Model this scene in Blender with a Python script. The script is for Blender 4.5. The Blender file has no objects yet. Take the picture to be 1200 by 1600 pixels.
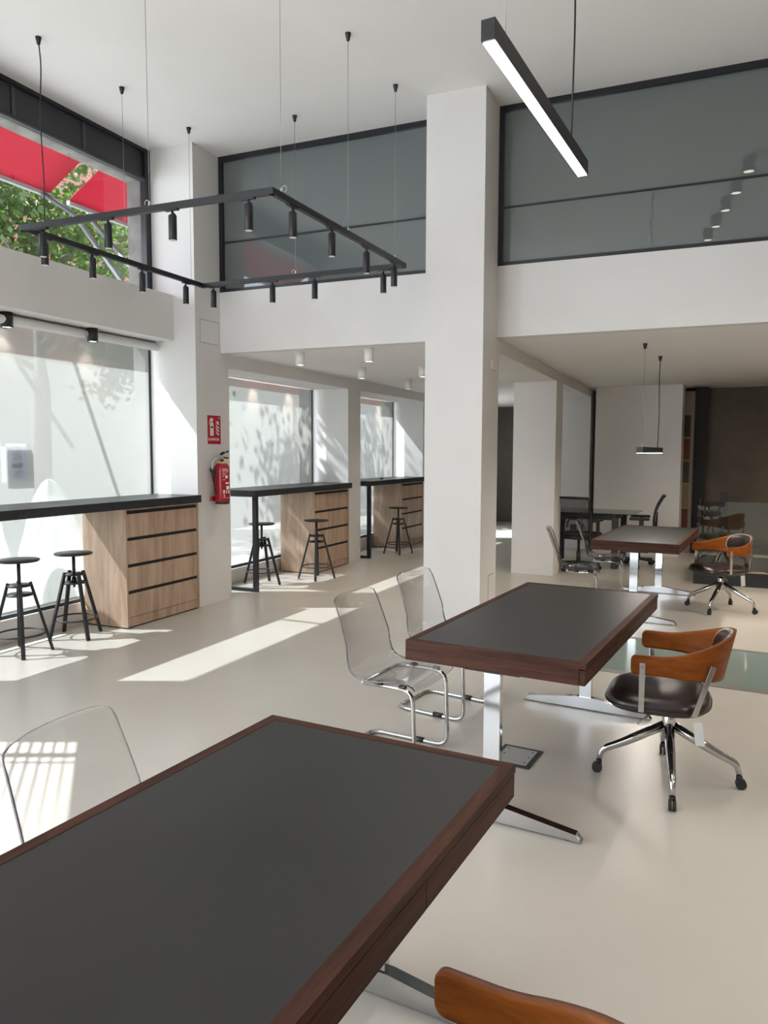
import bpy, bmesh, math, random
from mathutils import Vector, Matrix

random.seed(7)
S = bpy.context.scene
COL = S.collection
PI = math.pi

# ------------------------------------------------------------------ camera
F_PX = 1170.52
PITCH, ROLL, YAW = math.radians(4.61343), math.radians(0.17358), math.radians(24.370468)
EYE = Vector((0, 0, 1.56))
_f = Vector((0, math.cos(PITCH), -math.sin(PITCH)))
_u = Vector((0, math.sin(PITCH), math.cos(PITCH)))
_r = Vector((1, 0, 0))
_r2 = _r * math.cos(ROLL) + _u * math.sin(ROLL)
_u2 = -_r * math.sin(ROLL) + _u * math.cos(ROLL)
_R = Matrix.Rotation(YAW, 3, 'Z')
_f, _r2, _u2 = _R @ _f, _R @ _r2, _R @ _u2
cam_d = bpy.data.cameras.new('camera')
cam = bpy.data.objects.new('camera', cam_d)
COL.objects.link(cam)
cam_d.sensor_fit = 'VERTICAL'
cam_d.sensor_height = 36.0
cam_d.lens = F_PX / 1600.0 * 36.0
cam_d.clip_start = 0.02
m = Matrix((_r2, _u2, -_f)).transposed().to_4x4()
m.translation = EYE
cam.matrix_world = m
S.camera = cam

# ------------------------------------------------------------------ world, sun, fill lamps, exposure
SUN_DIR = Vector((1.0, 0.46, -1.19))
SUN_STRENGTH = 23.0
SKY_STRENGTH = 4.2
REAR_FILL_W = 28.0
LEFT_FILL_W = 150.0
S.view_settings.view_transform = 'Standard'
S.view_settings.look = 'None'
S.view_settings.exposure = 0.45
S.view_settings.gamma = 1.0
S.view_settings.use_curve_mapping = False
S.cycles.max_bounces = 10
S.cycles.diffuse_bounces = 5
S.cycles.glossy_bounces = 5
S.cycles.transparent_max_bounces = 20
S.cycles.transmission_bounces = 6
S.cycles.sample_clamp_indirect = 5.0
S.cycles.caustics_reflective = False
S.cycles.caustics_refractive = False
S.cycles.use_denoising = True

W = bpy.data.worlds.new('sky')
S.world = W
W.use_nodes = True
bg = W.node_tree.nodes['Background']
bg.inputs[0].default_value = (0.80, 0.90, 1.0, 1)
bg.inputs[1].default_value = SKY_STRENGTH

def lamp(name, kind, loc, energy, color=(1, 1, 1), direction=None, parent=None, **kw):
    d = bpy.data.lights.new(name, kind)
    d.energy = energy
    d.color = color
    for k, v in kw.items():
        setattr(d, k, v)
    o = bpy.data.objects.new(name, d)
    COL.objects.link(o)
    o.location = loc
    if direction is not None:
        o.rotation_euler = Vector(direction).to_track_quat('-Z', 'Y').to_euler()
    if parent:
        o.parent = parent
    return o

lamp('sun', 'SUN', (-12, -4, 14), SUN_STRENGTH, (0.91, 0.96, 1.0), SUN_DIR, angle=math.radians(0.6))
# added unseen fill lamps brighten the room from behind the camera and the left
lamp('fill_lamp_rear', 'AREA', (-3.4, -3.35, 1.65), REAR_FILL_W, (0.93, 0.96, 1.0), (0, 1, 0.05), shape='RECTANGLE', size=2.4, size_y=2.7)
lamp('fill_lamp_left', 'AREA', (-5.62, -0.9, 1.7), LEFT_FILL_W, (0.90, 0.95, 1.0), (1, 0.1, 0), shape='RECTANGLE', size=2.6, size_y=2.6)

# ------------------------------------------------------------------ materials
MATS = {}
def nodes(name):
    mt = bpy.data.materials.new(name)
    mt.use_nodes = True
    nt = mt.node_tree
    return mt, nt, nt.nodes, nt.links, nt.nodes['Principled BSDF']

def setp(b, **kw):
    names = {'color': 'Base Color', 'rough': 'Roughness', 'metal': 'Metallic', 'spec': 'Specular IOR Level', 'coat': 'Coat Weight',
             'coat_rough': 'Coat Roughness', 'trans': 'Transmission Weight', 'ior': 'IOR', 'alpha': 'Alpha', 'sheen': 'Sheen Weight',
             'emit': 'Emission Color', 'estr': 'Emission Strength'}
    for k, v in kw.items():
        if k in ('color', 'emit'):
            v = (*v, 1) if len(v) == 3 else v
        b.inputs[names[k]].default_value = v

def noise_col(nt, b, c1, c2, scale=6.0, stretch=(1, 1, 1), detail=4.0, lo=0.35, hi=0.65, inp='Base Color'):
    n, l = nt.nodes, nt.links
    tc = n.new('ShaderNodeTexCoord')
    mp = n.new('ShaderNodeMapping')
    mp.inputs['Scale'].default_value = stretch
    nz = n.new('ShaderNodeTexNoise')
    nz.inputs['Scale'].default_value = scale
    nz.inputs['Detail'].default_value = detail
    cr = n.new('ShaderNodeValToRGB')
    cr.color_ramp.elements[0].position = lo
    cr.color_ramp.elements[1].position = hi
    cr.color_ramp.elements[0].color = (*c1, 1)
    cr.color_ramp.elements[1].color = (*c2, 1)
    l.new(tc.outputs['Object'], mp.inputs['Vector'])
    l.new(mp.outputs['Vector'], nz.inputs['Vector'])
    l.new(nz.outputs['Fac'], cr.inputs['Fac'])
    if b is not None:
        l.new(cr.outputs['Color'], b.inputs[inp])
    return nz, cr, mp

def bump(nt, b, src, strength=0.1, dist=0.01):
    bp = nt.nodes.new('ShaderNodeBump')
    bp.inputs['Strength'].default_value = strength
    bp.inputs['Distance'].default_value = dist
    nt.links.new(src, bp.inputs['Height'])
    nt.links.new(bp.outputs['Normal'], b.inputs['Normal'])

def plain(name, color, rough=0.5, metal=0.0, spec=0.5, **kw):
    mt, nt, n, l, b = nodes(name)
    setp(b, color=color, rough=rough, metal=metal, spec=spec, **kw)
    MATS[name] = mt
    return mt

def mottled(name, c1, c2, scale=5.0, stretch=(1, 1, 1), rough=0.6, bump_s=0.0, bump_scale=60, spec=0.5, metal=0.0, **kw):
    mt, nt, n, l, b = nodes(name)
    setp(b, rough=rough, spec=spec, metal=metal, **kw)
    nz, cr, mp = noise_col(nt, b, c1, c2, scale, stretch)
    if bump_s:
        n2 = n.new('ShaderNodeTexNoise')
        n2.inputs['Scale'].default_value = bump_scale
        l.new(mp.outputs['Vector'], n2.inputs['Vector'])
        bump(nt, b, n2.outputs['Fac'], bump_s)
    MATS[name] = mt
    return mt

def wood(name, c1, c2, stretch, scale=5.0, rough=0.45, spec=0.4, coat=0.0):
    mt, nt, n, l, b = nodes(name)
    setp(b, rough=rough, spec=spec, coat=coat, coat_rough=0.15)
    tc = n.new('ShaderNodeTexCoord')
    mp = n.new('ShaderNodeMapping')
    mp.inputs['Scale'].default_value = stretch
    nz = n.new('ShaderNodeTexNoise'); nz.inputs['Scale'].default_value = scale; nz.inputs['Detail'].default_value = 6; nz.inputs['Distortion'].default_value = 0.6
    nf = n.new('ShaderNodeTexNoise'); nf.inputs['Scale'].default_value = scale * 9; nf.inputs['Detail'].default_value = 3
    mx = n.new('ShaderNodeMath'); mx.operation = 'MULTIPLY_ADD'; mx.inputs[1].default_value = 0.35
    cr = n.new('ShaderNodeValToRGB')
    cr.color_ramp.elements[0].position = 0.42; cr.color_ramp.elements[1].position = 0.86
    cr.color_ramp.elements[0].color = (*c1, 1); cr.color_ramp.elements[1].color = (*c2, 1)
    l.new(tc.outputs['Object'], mp.inputs['Vector'])
    l.new(mp.outputs['Vector'], nz.inputs['Vector']); l.new(mp.outputs['Vector'], nf.inputs['Vector'])
    l.new(nf.outputs['Fac'], mx.inputs[0]); l.new(nz.outputs['Fac'], mx.inputs[2])
    l.new(mx.outputs['Value'], cr.inputs['Fac']); l.new(cr.outputs['Color'], b.inputs['Base Color'])
    bump(nt, b, mx.outputs['Value'], 0.06, 0.004)
    MATS[name] = mt
    return mt

def clear(name, tint, ior=1.45, extra=0.0, gloss_rough=0.0, face_tint=None):
    """thin clear sheet: transparent with a Fresnel gloss; seen edge-on it turns to face_tint"""
    mt = bpy.data.materials.new(name); mt.use_nodes = True
    nt = mt.node_tree; n, l = nt.nodes, nt.links
    n.remove(n['Principled BSDF'])
    out = n['Material Output']
    tr = n.new('ShaderNodeBsdfTransparent'); tr.inputs[0].default_value = (*tint, 1)
    gl = n.new('ShaderNodeBsdfGlossy'); gl.inputs['Roughness'].default_value = gloss_rough
    # Schlick reflectance from the symmetric facing term (same from either side of a thin sheet)
    f0 = ((ior - 1) / (ior + 1)) ** 2 * 1.6 + extra
    fw = n.new('ShaderNodeLayerWeight'); fw.inputs['Blend'].default_value = 0.5
    pw = n.new('ShaderNodeMath'); pw.operation = 'POWER'; pw.inputs[1].default_value = 5.0
    ad = n.new('ShaderNodeMath'); ad.operation = 'MULTIPLY_ADD'; ad.use_clamp = True; ad.inputs[1].default_value = 1 - f0; ad.inputs[2].default_value = f0
    mx = n.new('ShaderNodeMixShader')
    l.new(fw.outputs['Facing'], pw.inputs[0]); l.new(pw.outputs[0], ad.inputs[0]); l.new(ad.outputs[0], mx.inputs['Fac'])
    if face_tint:
        lw = n.new('ShaderNodeLayerWeight'); lw.inputs['Blend'].default_value = 0.22
        mc = n.new('ShaderNodeMix'); mc.data_type = 'RGBA'
        mc.inputs['A'].default_value = (*tint, 1); mc.inputs['B'].default_value = (*face_tint, 1)
        l.new(lw.outputs['Facing'], mc.inputs['Factor']); l.new(mc.outputs['Result'], tr.inputs[0])
    l.new(tr.outputs[0], mx.inputs[1]); l.new(gl.outputs[0], mx.inputs[2])
    l.new(mx.outputs[0], out.inputs['Surface'])
    MATS[name] = mt
    return mt

def fabric(name, color, through, trans_w, trans_col):
    """roller fabric: part open weave, part light-passing cloth"""
    mt = bpy.data.materials.new(name); mt.use_nodes = True
    nt = mt.node_tree; n, l = nt.nodes, nt.links
    n.remove(n['Principled BSDF'])
    out = n['Material Output']
    tr = n.new('ShaderNodeBsdfTransparent')
    df = n.new('ShaderNodeBsdfDiffuse'); df.inputs[0].default_value = (*color, 1)
    tl = n.new('ShaderNodeBsdfTranslucent'); tl.inputs[0].default_value = (*trans_col, 1)
    m1 = n.new('ShaderNodeMixShader'); m1.inputs['Fac'].default_value = trans_w
    m2 = n.new('ShaderNodeMixShader'); m2.inputs['Fac'].default_value = through
    l.new(df.outputs[0], m1.inputs[1]); l.new(tl.outputs[0], m1.inputs[2])
    l.new(m1.outputs[0], m2.inputs[1]); l.new(tr.outputs[0], m2.inputs[2])
    l.new(m2.outputs[0], out.inputs['Surface'])
    MATS[name] = mt
    return mt

def glow(name, color, strength):
    mt = bpy.data.materials.new(name); mt.use_nodes = True
    n, l = mt.node_tree.nodes, mt.node_tree.links
    n.remove(n['Principled BSDF'])
    e = n.new('ShaderNodeEmission'); e.inputs[0].default_value = (*color, 1); e.inputs[1].default_value = strength
    l.new(e.outputs[0], n['Material Output'].inputs['Surface'])
    MATS[name] = mt
    return mt

mottled('wall_white', (0.70, 0.685, 0.672), (0.735, 0.72, 0.706), 1.5, rough=0.75, spec=0.25)
mottled('ceiling_white', (0.78, 0.775, 0.77), (0.81, 0.805, 0.80), 1.0, rough=0.85, spec=0.2)
mottled('dark_plaster', (0.085, 0.068, 0.053), (0.12, 0.098, 0.077), 1.6, rough=0.6, spec=0.3)
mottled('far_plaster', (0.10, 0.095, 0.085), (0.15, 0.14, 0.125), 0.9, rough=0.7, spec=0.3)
plain('wall_taupe', (0.24, 0.20, 0.165), 0.7)
plain('mezz_grey', (0.33, 0.345, 0.345), 0.8)
# poured resin floor
mt, nt, n, l, b = nodes('resin_floor')
setp(b, rough=0.30, spec=0.55)
noise_col(nt, b, (0.51, 0.475, 0.425), (0.55, 0.515, 0.463), 1.2)
nz = n.new('ShaderNodeTexNoise'); nz.inputs['Scale'].default_value = 90; nz.inputs['Detail'].default_value = 2
tc = n.new('ShaderNodeTexCoord'); l.new(tc.outputs['Object'], nz.inputs['Vector'])
bump(nt, b, nz.outputs['Fac'], 0.05, 0.004)
MATS['resin_floor'] = mt
plain('black_paint', (0.012, 0.013, 0.016), 0.45)
plain('black_frame', (0.012, 0.013, 0.018), 0.35)
plain('frame_panel', (0.028, 0.029, 0.032), 0.5)
plain('frame_rib', (0.055, 0.057, 0.065), 0.5)
mottled('black_laminate', (0.018, 0.020, 0.023), (0.026, 0.028, 0.032), 30, rough=0.42, spec=0.4)
plain('black_plastic', (0.012, 0.012, 0.013), 0.5)
plain('slot_black', (0.006, 0.006, 0.007), 0.7)
plain('chrome', (0.60, 0.60, 0.60), 0.07, 1.0)
plain('brushed_steel', (0.50, 0.50, 0.50), 0.32, 1.0)
plain('grey_steel', (0.32, 0.33, 0.34), 0.4, 1.0)
plain('rubber', (0.015, 0.015, 0.015), 0.7)
wood('oak', (0.33, 0.22, 0.15), (0.55, 0.40, 0.295), (5, 5, 0.45), 3.0, rough=0.5)
wood('walnut', (0.024, 0.010, 0.007), (0.078, 0.033, 0.022), (6, 0.5, 9), 5.0, rough=0.55, spec=0.12)
wood('walnut_cross', (0.024, 0.010, 0.007), (0.078, 0.033, 0.022), (0.5, 6, 9), 5.0, rough=0.55, spec=0.12)
wood('cognac', (0.13, 0.034, 0.005), (0.235, 0.068, 0.011), (1.2, 1.2, 7), 4.0, rough=0.42, spec=0.10, coat=0.02)
plain('cognac_edge', (0.13, 0.04, 0.018), 0.5)
mottled('desk_linoleum', (0.026, 0.026, 0.026), (0.031, 0.031, 0.031), 2.5, rough=0.42, spec=0.28)
mottled('brown_leather', (0.013, 0.007, 0.006), (0.020, 0.011, 0.010), 40, rough=0.30, bump_s=0.06, bump_scale=300, spec=0.5)
plain('pale_piping', (0.55, 0.52, 0.50), 0.5)
clear('acrylic', (0.985, 0.985, 0.982), 1.49, -0.015, 0.02, (0.80, 0.80, 0.81))
clear('acrylic_rim', (0.20, 0.19, 0.21), 1.49, 0.05, 0.05)  # dark tint stands in for internal reflection at the cut edges
clear('window_glass', (0.95, 0.97, 0.96), 1.45)
clear('railing_glass', (0.80, 0.84, 0.82), 1.5, 0.03)
clear('desk_glass', (0.70, 0.80, 0.76), 1.5, 0.02, 0.0, (0.25, 0.36, 0.33))
clear('tinted_glass', (0.45, 0.48, 0.475), 1.5, 0.04)
mt = MATS['tinted_glass']; n, l = mt.node_tree.nodes, mt.node_tree.links
_tr = [x for x in n if x.type == 'BSDF_TRANSPARENT'][0]; _mx = [x for x in n if x.type == 'MIX_SHADER'][0]
_df = n.new('ShaderNodeBsdfDiffuse'); _df.inputs[0].default_value = (0.175, 0.20, 0.198, 1)      # grey privacy film
_m2 = n.new('ShaderNodeMixShader'); _m2.inputs['Fac'].default_value = 0.72
l.new(_tr.outputs[0], _m2.inputs[1]); l.new(_df.outputs[0], _m2.inputs[2]); l.new(_m2.outputs[0], _mx.inputs[1])
fabric('blind_fabric', (0.62, 0.62, 0.60), 0.20, 0.5, (0.165, 0.163, 0.152))
fabric('awning_red', (0.45, 0.05, 0.085), 0.0, 0.5, (0.34, 0.038, 0.060))
fabric('plastic_film', (0.80, 0.82, 0.80), 0.10, 0.5, (0.85, 0.87, 0.85))
fabric('paper', (0.70, 0.70, 0.75), 0.0, 0.35, (0.62, 0.64, 0.74))
plain('paper_print', (0.35, 0.36, 0.40), 0.8)
plain('tape_white', (0.9, 0.9, 0.9), 0.6)
mottled('concrete', (0.15, 0.145, 0.135), (0.23, 0.22, 0.205), 5.0, rough=0.85)
mottled('pavement', (0.30, 0.29, 0.27), (0.38, 0.37, 0.35), 2.0, rough=0.9)
plain('facade', (0.45, 0.43, 0.40), 0.8)
plain('awning_steel', (0.10, 0.105, 0.115), 0.5, 0.2)
plain('awning_bar', (0.30, 0.30, 0.32), 0.5)
plain('bark', (0.10, 0.085, 0.07), 0.9)
plain('sign_red', (0.45, 0.006, 0.025), 0.35)
plain('print_white', (0.80, 0.80, 0.78), 0.5)
plain('print_dark', (0.10, 0.015, 0.015), 0.6)
plain('cylinder_red', (0.36, 0.008, 0.015), 0.25)
plain('yellow_collar', (0.70, 0.45, 0.12), 0.5)
plain('hose_grey', (0.50, 0.49, 0.47), 0.5)
plain('white_plastic', (0.78, 0.76, 0.73), 0.45)
plain('white_metal', (0.80, 0.80, 0.79), 0.4)
plain('sheet_steel', (0.42, 0.43, 0.43), 0.5, 0.4)
mottled('green_glass', (0.22, 0.285, 0.26), (0.25, 0.315, 0.29), 1.5, rough=0.12, spec=0.5)
plain('floor_trim', (0.16, 0.155, 0.15), 0.5)
plain('stair_beige', (0.40, 0.30, 0.21), 0.6)
plain('stair_dark', (0.03, 0.035, 0.032), 0.5)
plain('cardboard', (0.62, 0.40, 0.25), 0.7)
plain('sample_board', (0.30, 0.26, 0.22), 0.7)
plain('sample_olive', (0.055, 0.048, 0.030), 0.6)
plain('sample_rust', (0.16, 0.045, 0.02), 0.6)
plain('sample_sand', (0.23, 0.17, 0.105), 0.6)
plain('sample_wine', (0.11, 0.028, 0.022), 0.6)
plain('mesh_black', (0.012, 0.012, 0.013), 0.8)
glow('tube_light', (1.0, 0.97, 0.92), 14.0)
glow('tube_light_far', (1.0, 0.97, 0.95), 14.0)
glow('lamp_face', (1.0, 0.93, 0.85), 5.0)
glow('lamp_warm', (1.0, 0.88, 0.74), 6.0)
plain('lens', (0.72, 0.71, 0.69), 0.25)
# brick with mortar, for the house across the street
mt, nt, n, l, b = nodes('brick')
setp(b, rough=0.9)
br = n.new('ShaderNodeTexBrick'); br.inputs['Scale'].default_value = 2.2
br.inputs['Color1'].default_value = (0.24, 0.085, 0.055, 1); br.inputs['Color2'].default_value = (0.18, 0.06, 0.04, 1); br.inputs['Mortar'].default_value = (0.22, 0.18, 0.15, 1)
tc = n.new('ShaderNodeTexCoord'); mp = n.new('ShaderNodeMapping'); mp.inputs['Rotation'].default_value = (0, PI / 2, PI / 2)
l.new(tc.outputs['Object'], mp.inputs['Vector']); l.new(mp.outputs['Vector'], br.inputs['Vector']); l.new(br.outputs['Color'], b.inputs['Base Color'])
MATS['brick'] = mt
# leaves
def leaf_mat(name, c1, c2, ct):
    mt = bpy.data.materials.new(name); mt.use_nodes = True
    nt = mt.node_tree; n, l = nt.nodes, nt.links
    b = n['Principled BSDF']; setp(b, rough=0.45)
    nz, cr, mp = noise_col(nt, b, c1, c2, 9.0)
    tl = n.new('ShaderNodeBsdfTranslucent'); tl.inputs[0].default_value = (*ct, 1)
    mx = n.new('ShaderNodeMixShader'); mx.inputs['Fac'].default_value = 0.45
    l.new(b.outputs[0], mx.inputs[1]); l.new(tl.outputs[0], mx.inputs[2])
    l.new(mx.outputs[0], n['Material Output'].inputs['Surface'])
    MATS[name] = mt
leaf_mat('leaf_green', (0.025, 0.055, 0.016), (0.07, 0.12, 0.03), (0.095, 0.16, 0.022))
leaf_mat('leaf_dark', (0.015, 0.038, 0.018), (0.04, 0.075, 0.026), (0.05, 0.10, 0.025))

# ------------------------------------------------------------------ object helpers
class MB:
    """collects shapes into one mesh"""
    def __init__(self):
        self.bm = bmesh.new()
        self.mats = []
        self.mi = 0
        self.smooth_faces = []
    def mat(self, name):
        if name not in self.mats:
            self.mats.append(name)
        self.mi = self.mats.index(name)
        return self
    def _face(self, vs, smooth=False):
        try:
            f = self.bm.faces.new(vs)
        except ValueError:
            return None
        f.material_index = self.mi
        f.smooth = smooth
        return f
    def box(self, x0, x1, y0, y1, z0, z1, bev=0.0, M=None, seg=2):
        x0, x1 = min(x0, x1), max(x0, x1); y0, y1 = min(y0, y1), max(y0, y1); z0, z1 = min(z0, z1), max(z0, z1)
        t = bmesh.new()
        vs = [t.verts.new(p) for p in ((x0,y0,z0),(x1,y0,z0),(x1,y1,z0),(x0,y1,z0),(x0,y0,z1),(x1,y0,z1),(x1,y1,z1),(x0,y1,z1))]
        for q in ((0,3,2,1),(4,5,6,7),(0,1,5,4),(1,2,6,5),(2,3,7,6),(3,0,4,7)):
            t.faces.new([vs[i] for i in q])
        if bev > 0:
            bmesh.ops.bevel(t, geom=t.edges[:], offset=bev, segments=seg, affect='EDGES', profile=0.5)
        self._merge(t, M)
        return self
    def _merge(self, t, M=None, smooth=False):
        mp = {}
        for v in t.verts:
            co = v.co if M is None else M @ v.co
            mp[v] = self.bm.verts.new(co)
        for f in t.faces:
            self._face([mp[v] for v in f.verts], smooth or f.smooth)
        t.free()
    def prism(self, poly, z0, z1):
        """poly: counter-clockwise list of (x, y)"""
        a = [self.bm.verts.new((x, y, z0)) for x, y in poly]
        c = [self.bm.verts.new((x, y, z1)) for x, y in poly]
        self._face(a[::-1]); self._face(c)
        k = len(poly)
        for i in range(k):
            j = (i + 1) % k
            self._face([a[i], a[j], c[j], c[i]])
        return self
    def extrude_profile(self, poly, axis, a0, a1):
        """poly of 2-D points swept along axis ('x': (y,z), 'y': (x,z))"""
        def P(p, a):
            return (a, p[0], p[1]) if axis == 'x' else (p[0], a, p[1])
        a = [self.bm.verts.new(P(p, a0)) for p in poly]
        c = [self.bm.verts.new(P(p, a1)) for p in poly]
        self._face(a[::-1]); self._face(c)
        k = len(poly)
        for i in range(k):
            j = (i + 1) % k
            self._face([a[i], a[j], c[j], c[i]])
        return self
    def ring_loft(self, rings, caps=True, smooth=True, closed=False):
        vr = [[self.bm.verts.new(p) for p in r] for r in rings]
        k = len(rings[0])
        seq = list(zip(vr, vr[1:]))
        if closed:
            seq.append((vr[-1], vr[0]))
        for A, B in seq:
            for i in range(k):
                j = (i + 1) % k
                self._face([A[i], A[j], B[j], B[i]], smooth)
        if caps and not closed:
            self._face(vr[0][::-1]); self._face(vr[-1])
        return self
    def lathe(self, prof, c=(0, 0, 0), n=20, M=None, smooth=True):
        """prof: list of (radius, z)"""
        rings = []
        for r, z in prof:
            ring = []
            for i in range(n):
                a = 2 * PI * i / n
                p = Vector((c[0] + r * math.cos(a), c[1] + r * math.sin(a), c[2] + z))
                ring.append(M @ p if M else p)
            rings.append(ring)
        self.ring_loft(rings, True, smooth)
        return self
    def cyl(self, p0, p1, r0, r1=None, n=14, smooth=True):
        r1 = r0 if r1 is None else r1
        p0, p1 = Vector(p0), Vector(p1)
        d = (p1 - p0).normalized()
        a = d.orthogonal().normalized(); b = d.cross(a)
        R = [[p + a * (r * math.cos(2*PI*i/n)) + b * (r * math.sin(2*PI*i/n)) for i in range(n)] for p, r in ((p0, r0), (p1, r1))]
        self.ring_loft(R, True, smooth)
        return self
    def tube(self, pts, r, fillet=0.0, n=10, seg=6, closed=False):
        pts = [Vector(p) for p in pts]
        path = []
        k = len(pts)
        for i, p in enumerate(pts):
            if (i in (0, k - 1) and not closed) or fillet <= 0:
                path.append(p); continue
            a, c = pts[i - 1], pts[(i + 1) % k]
            da, dc = (a - p), (c - p)
            f = min(fillet, da.length * 0.48, dc.length * 0.48)
            s, e = p + da.normalized() * f, p + dc.normalized() * f
            for j in range(seg + 1):
                t = j / seg
                path.append(s * (1 - t) ** 2 + p * 2 * t * (1 - t) + e * t * t)
        rings = []
        up = None
        N = len(path)
        for i, p in enumerate(path):
            d = (path[(i + 1) % N] - path[i - 1]) if (closed or 0 < i < N - 1) else (path[1] - path[0] if i == 0 else path[-1] - path[-2])
            d.normalize()
            if up is None:
                up = d.orthogonal().normalized()
            up = (up - d * up.dot(d)).normalized()
            b = d.cross(up)
            rr = r[0] + (r[1] - r[0]) * i / (N - 1) if isinstance(r, tuple) else r
            rings.append([p + up * (rr * math.cos(2*PI*j/n)) + b * (rr * math.sin(2*PI*j/n)) for j in range(n)])
        self.ring_loft(rings, True, True, closed)
        return self
    def bar(self, p0, p1, w, h, up=(0, 0, 1), bev=0.0):
        """rectangular bar of width w (sideways) and height h (along up) from p0 to p1"""
        p0, p1 = Vector(p0), Vector(p1)
        d = (p1 - p0); L = d.length; d.normalize()
        s = d.cross(Vector(up)).normalized(); u = s.cross(d)
        M = Matrix((d, s, u)).transposed().to_4x4(); M.translation = p0
        return self.box(0, L, -w/2, w/2, -h/2, h/2, bev, M)
    def grid(self, fn, nu, nv, smooth=True):
        vs = [[self.bm.verts.new(fn(i / nu, j / nv)) for j in range(nv + 1)] for i in range(nu + 1)]
        for i in range(nu):
            for j in range(nv):
                self._face([vs[i][j], vs[i+1][j], vs[i+1][j+1], vs[i][j+1]], smooth)
        return self
    def poly(self, pts, smooth=False):
        self._face([self.bm.verts.new(p) for p in pts], smooth)
        return self
    def build(self, name, parent=None, fix=True):
        me = bpy.data.meshes.new(name)
        if fix:
            bmesh.ops.recalc_face_normals(self.bm, faces=self.bm.faces[:])
        self.bm.to_mesh(me); self.bm.free()
        for mname in self.mats:
            me.materials.append(MATS[mname])
        o = bpy.data.objects.new(name, me)
        COL.objects.link(o)
        if parent is not None:
            o.parent = parent
        return o

def mb(mat):
    return MB().mat(mat)

def tag(o, label=None, cat=None, group=None, kind=None):
    if label: o['label'] = label
    if cat: o['category'] = cat
    if group: o['group'] = group
    if kind: o['kind'] = kind
    return o

def thing(name, label, cat, loc=(0, 0, 0), rz=0.0, group=None):
    o = bpy.data.objects.new(name, None)
    COL.objects.link(o)
    o.empty_display_size = 0.1
    o.location = loc
    o.rotation_euler = (0, 0, rz)
    return tag(o, label, cat, group)

def struct(o):
    o['kind'] = 'structure'
    return o

def dup(root, loc, rz=None, label=None, group=None):
    r = root.copy(); COL.objects.link(r)
    r.location = loc
    if rz is not None: r.rotation_euler = (0, 0, rz)
    if label: r['label'] = label
    if group: r['group'] = group
    for ch in list(root.children):
        c = ch.copy(); COL.objects.link(c); c.parent = r
        for g in list(ch.children):
            d = g.copy(); COL.objects.link(d); d.parent = c
    return r

def solid(o, t, offset=0.0, rim=None):
    md = o.modifiers.new('thickness', 'SOLIDIFY')
    md.thickness = t; md.offset = offset
    if rim is not None:
        o.data.materials.append(MATS[rim])
        md.material_offset_rim = len(o.data.materials) - 1
    return o

def text(name, body, size, loc, rot, mat, parent, align='CENTER', depth=0.0008, bold=0.0):
    c = bpy.data.curves.new(name, 'FONT')
    c.body = body; c.size = size; c.align_x = align; c.align_y = 'CENTER'
    c.extrude = depth; c.offset = bold
    c.materials.append(MATS[mat])
    tmp = bpy.data.objects.new('lettering_curve', c); COL.objects.link(tmp)
    me = bpy.data.meshes.new_from_object(tmp.evaluated_get(bpy.context.evaluated_depsgraph_get()))
    bpy.data.objects.remove(tmp)
    o = bpy.data.objects.new(name, me); COL.objects.link(o)
    o.location = loc; o.rotation_euler = rot
    o.parent = parent
    return o

# ------------------------------------------------------------------ measurements of the room
ZC = 4.488           # ceiling of the tall hall
ZS = 2.556           # lower ceiling under the mezzanine
XW = -5.30           # glass line of the street side
XP = -4.72           # front of the piers on the street side
PY = 5.968           # south face of the pier with the extinguisher
def back_y(x):       # front plane of the mezzanine wall
    return 6.369 + (x + 4.716) * 0.0245

# floor, with a cut for the stairwell and the glass strip inset
SW = (-0.27, 3.2, 9.62, 10.9)     # stairwell x0, x1, y0, y1
f = mb('resin_floor')
for x0, x1, y0, y1 in ((-5.6, 4.2, -3.3, SW[2]), (-5.6, SW[0], SW[2], SW[3] + 1.75), (SW[1], 4.2, SW[2], SW[3] + 1.75), (-5.6, 4.2, SW[3] + 1.75, 16.7)):
    f.box(x0, x1, y0, y1, -0.12, 0.0)
struct(f.build('floor'))
c = mb('ceiling_white').box(-5.6, 4.2, -3.3, 6.55, ZC, ZC + 0.2)
struct(c.build('ceiling'))
c = mb('ceiling_white').prism([(-5.6, 6.36), (4.2, 6.60), (4.2, 16.7), (-5.6, 16.7)], ZS, ZS + 0.18)
struct(c.build('ceiling_lower'))

# wall_left: piers and heads of the street side
w = mb('wall_white')
w.box(XP, -5.31, PY, 6.50, 0, ZC)                    # pier with the extinguisher
w.box(XP, -5.31, 9.22, 9.60, 0, ZS)                  # next pier
w.box(XP, -5.31, 12.03, 12.42, 0, ZS)
w.box(XP, -5.31, 15.2, 16.7, 0, ZS)
for ya, yb in ((6.50, 9.22), (9.60, 12.03), (12.42, 15.2)):
    w.box(XP, -5.31, ya, yb, 2.415, ZS)              # heads of the recesses
w.box(XP, -5.31, 2.137, 2.97, 0, ZC)                  # pier left of the frame
w.box(XP, -5.31, -3.3, -2.2, 0, ZC)
w.box(-4.98, -5.50, 2.97, PY, 2.643, 3.08)           # white spandrel beam
w.box(-5.05, -5.50, -2.2, 2.137, 4.25, ZC)
w.box(-5.25, -5.50, 2.97, PY, 0.0, 0.19)             # window kerbs
w.box(-5.25, -5.50, 6.50, 9.22, 0.0, 0.17)
w.box(-5.25, -5.50, 9.60, 12.03, 0.0, 0.17)
w.box(-5.25, -5.50, 12.42, 15.2, 0.0, 0.17)
struct(w.build('wall_left'))
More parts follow.
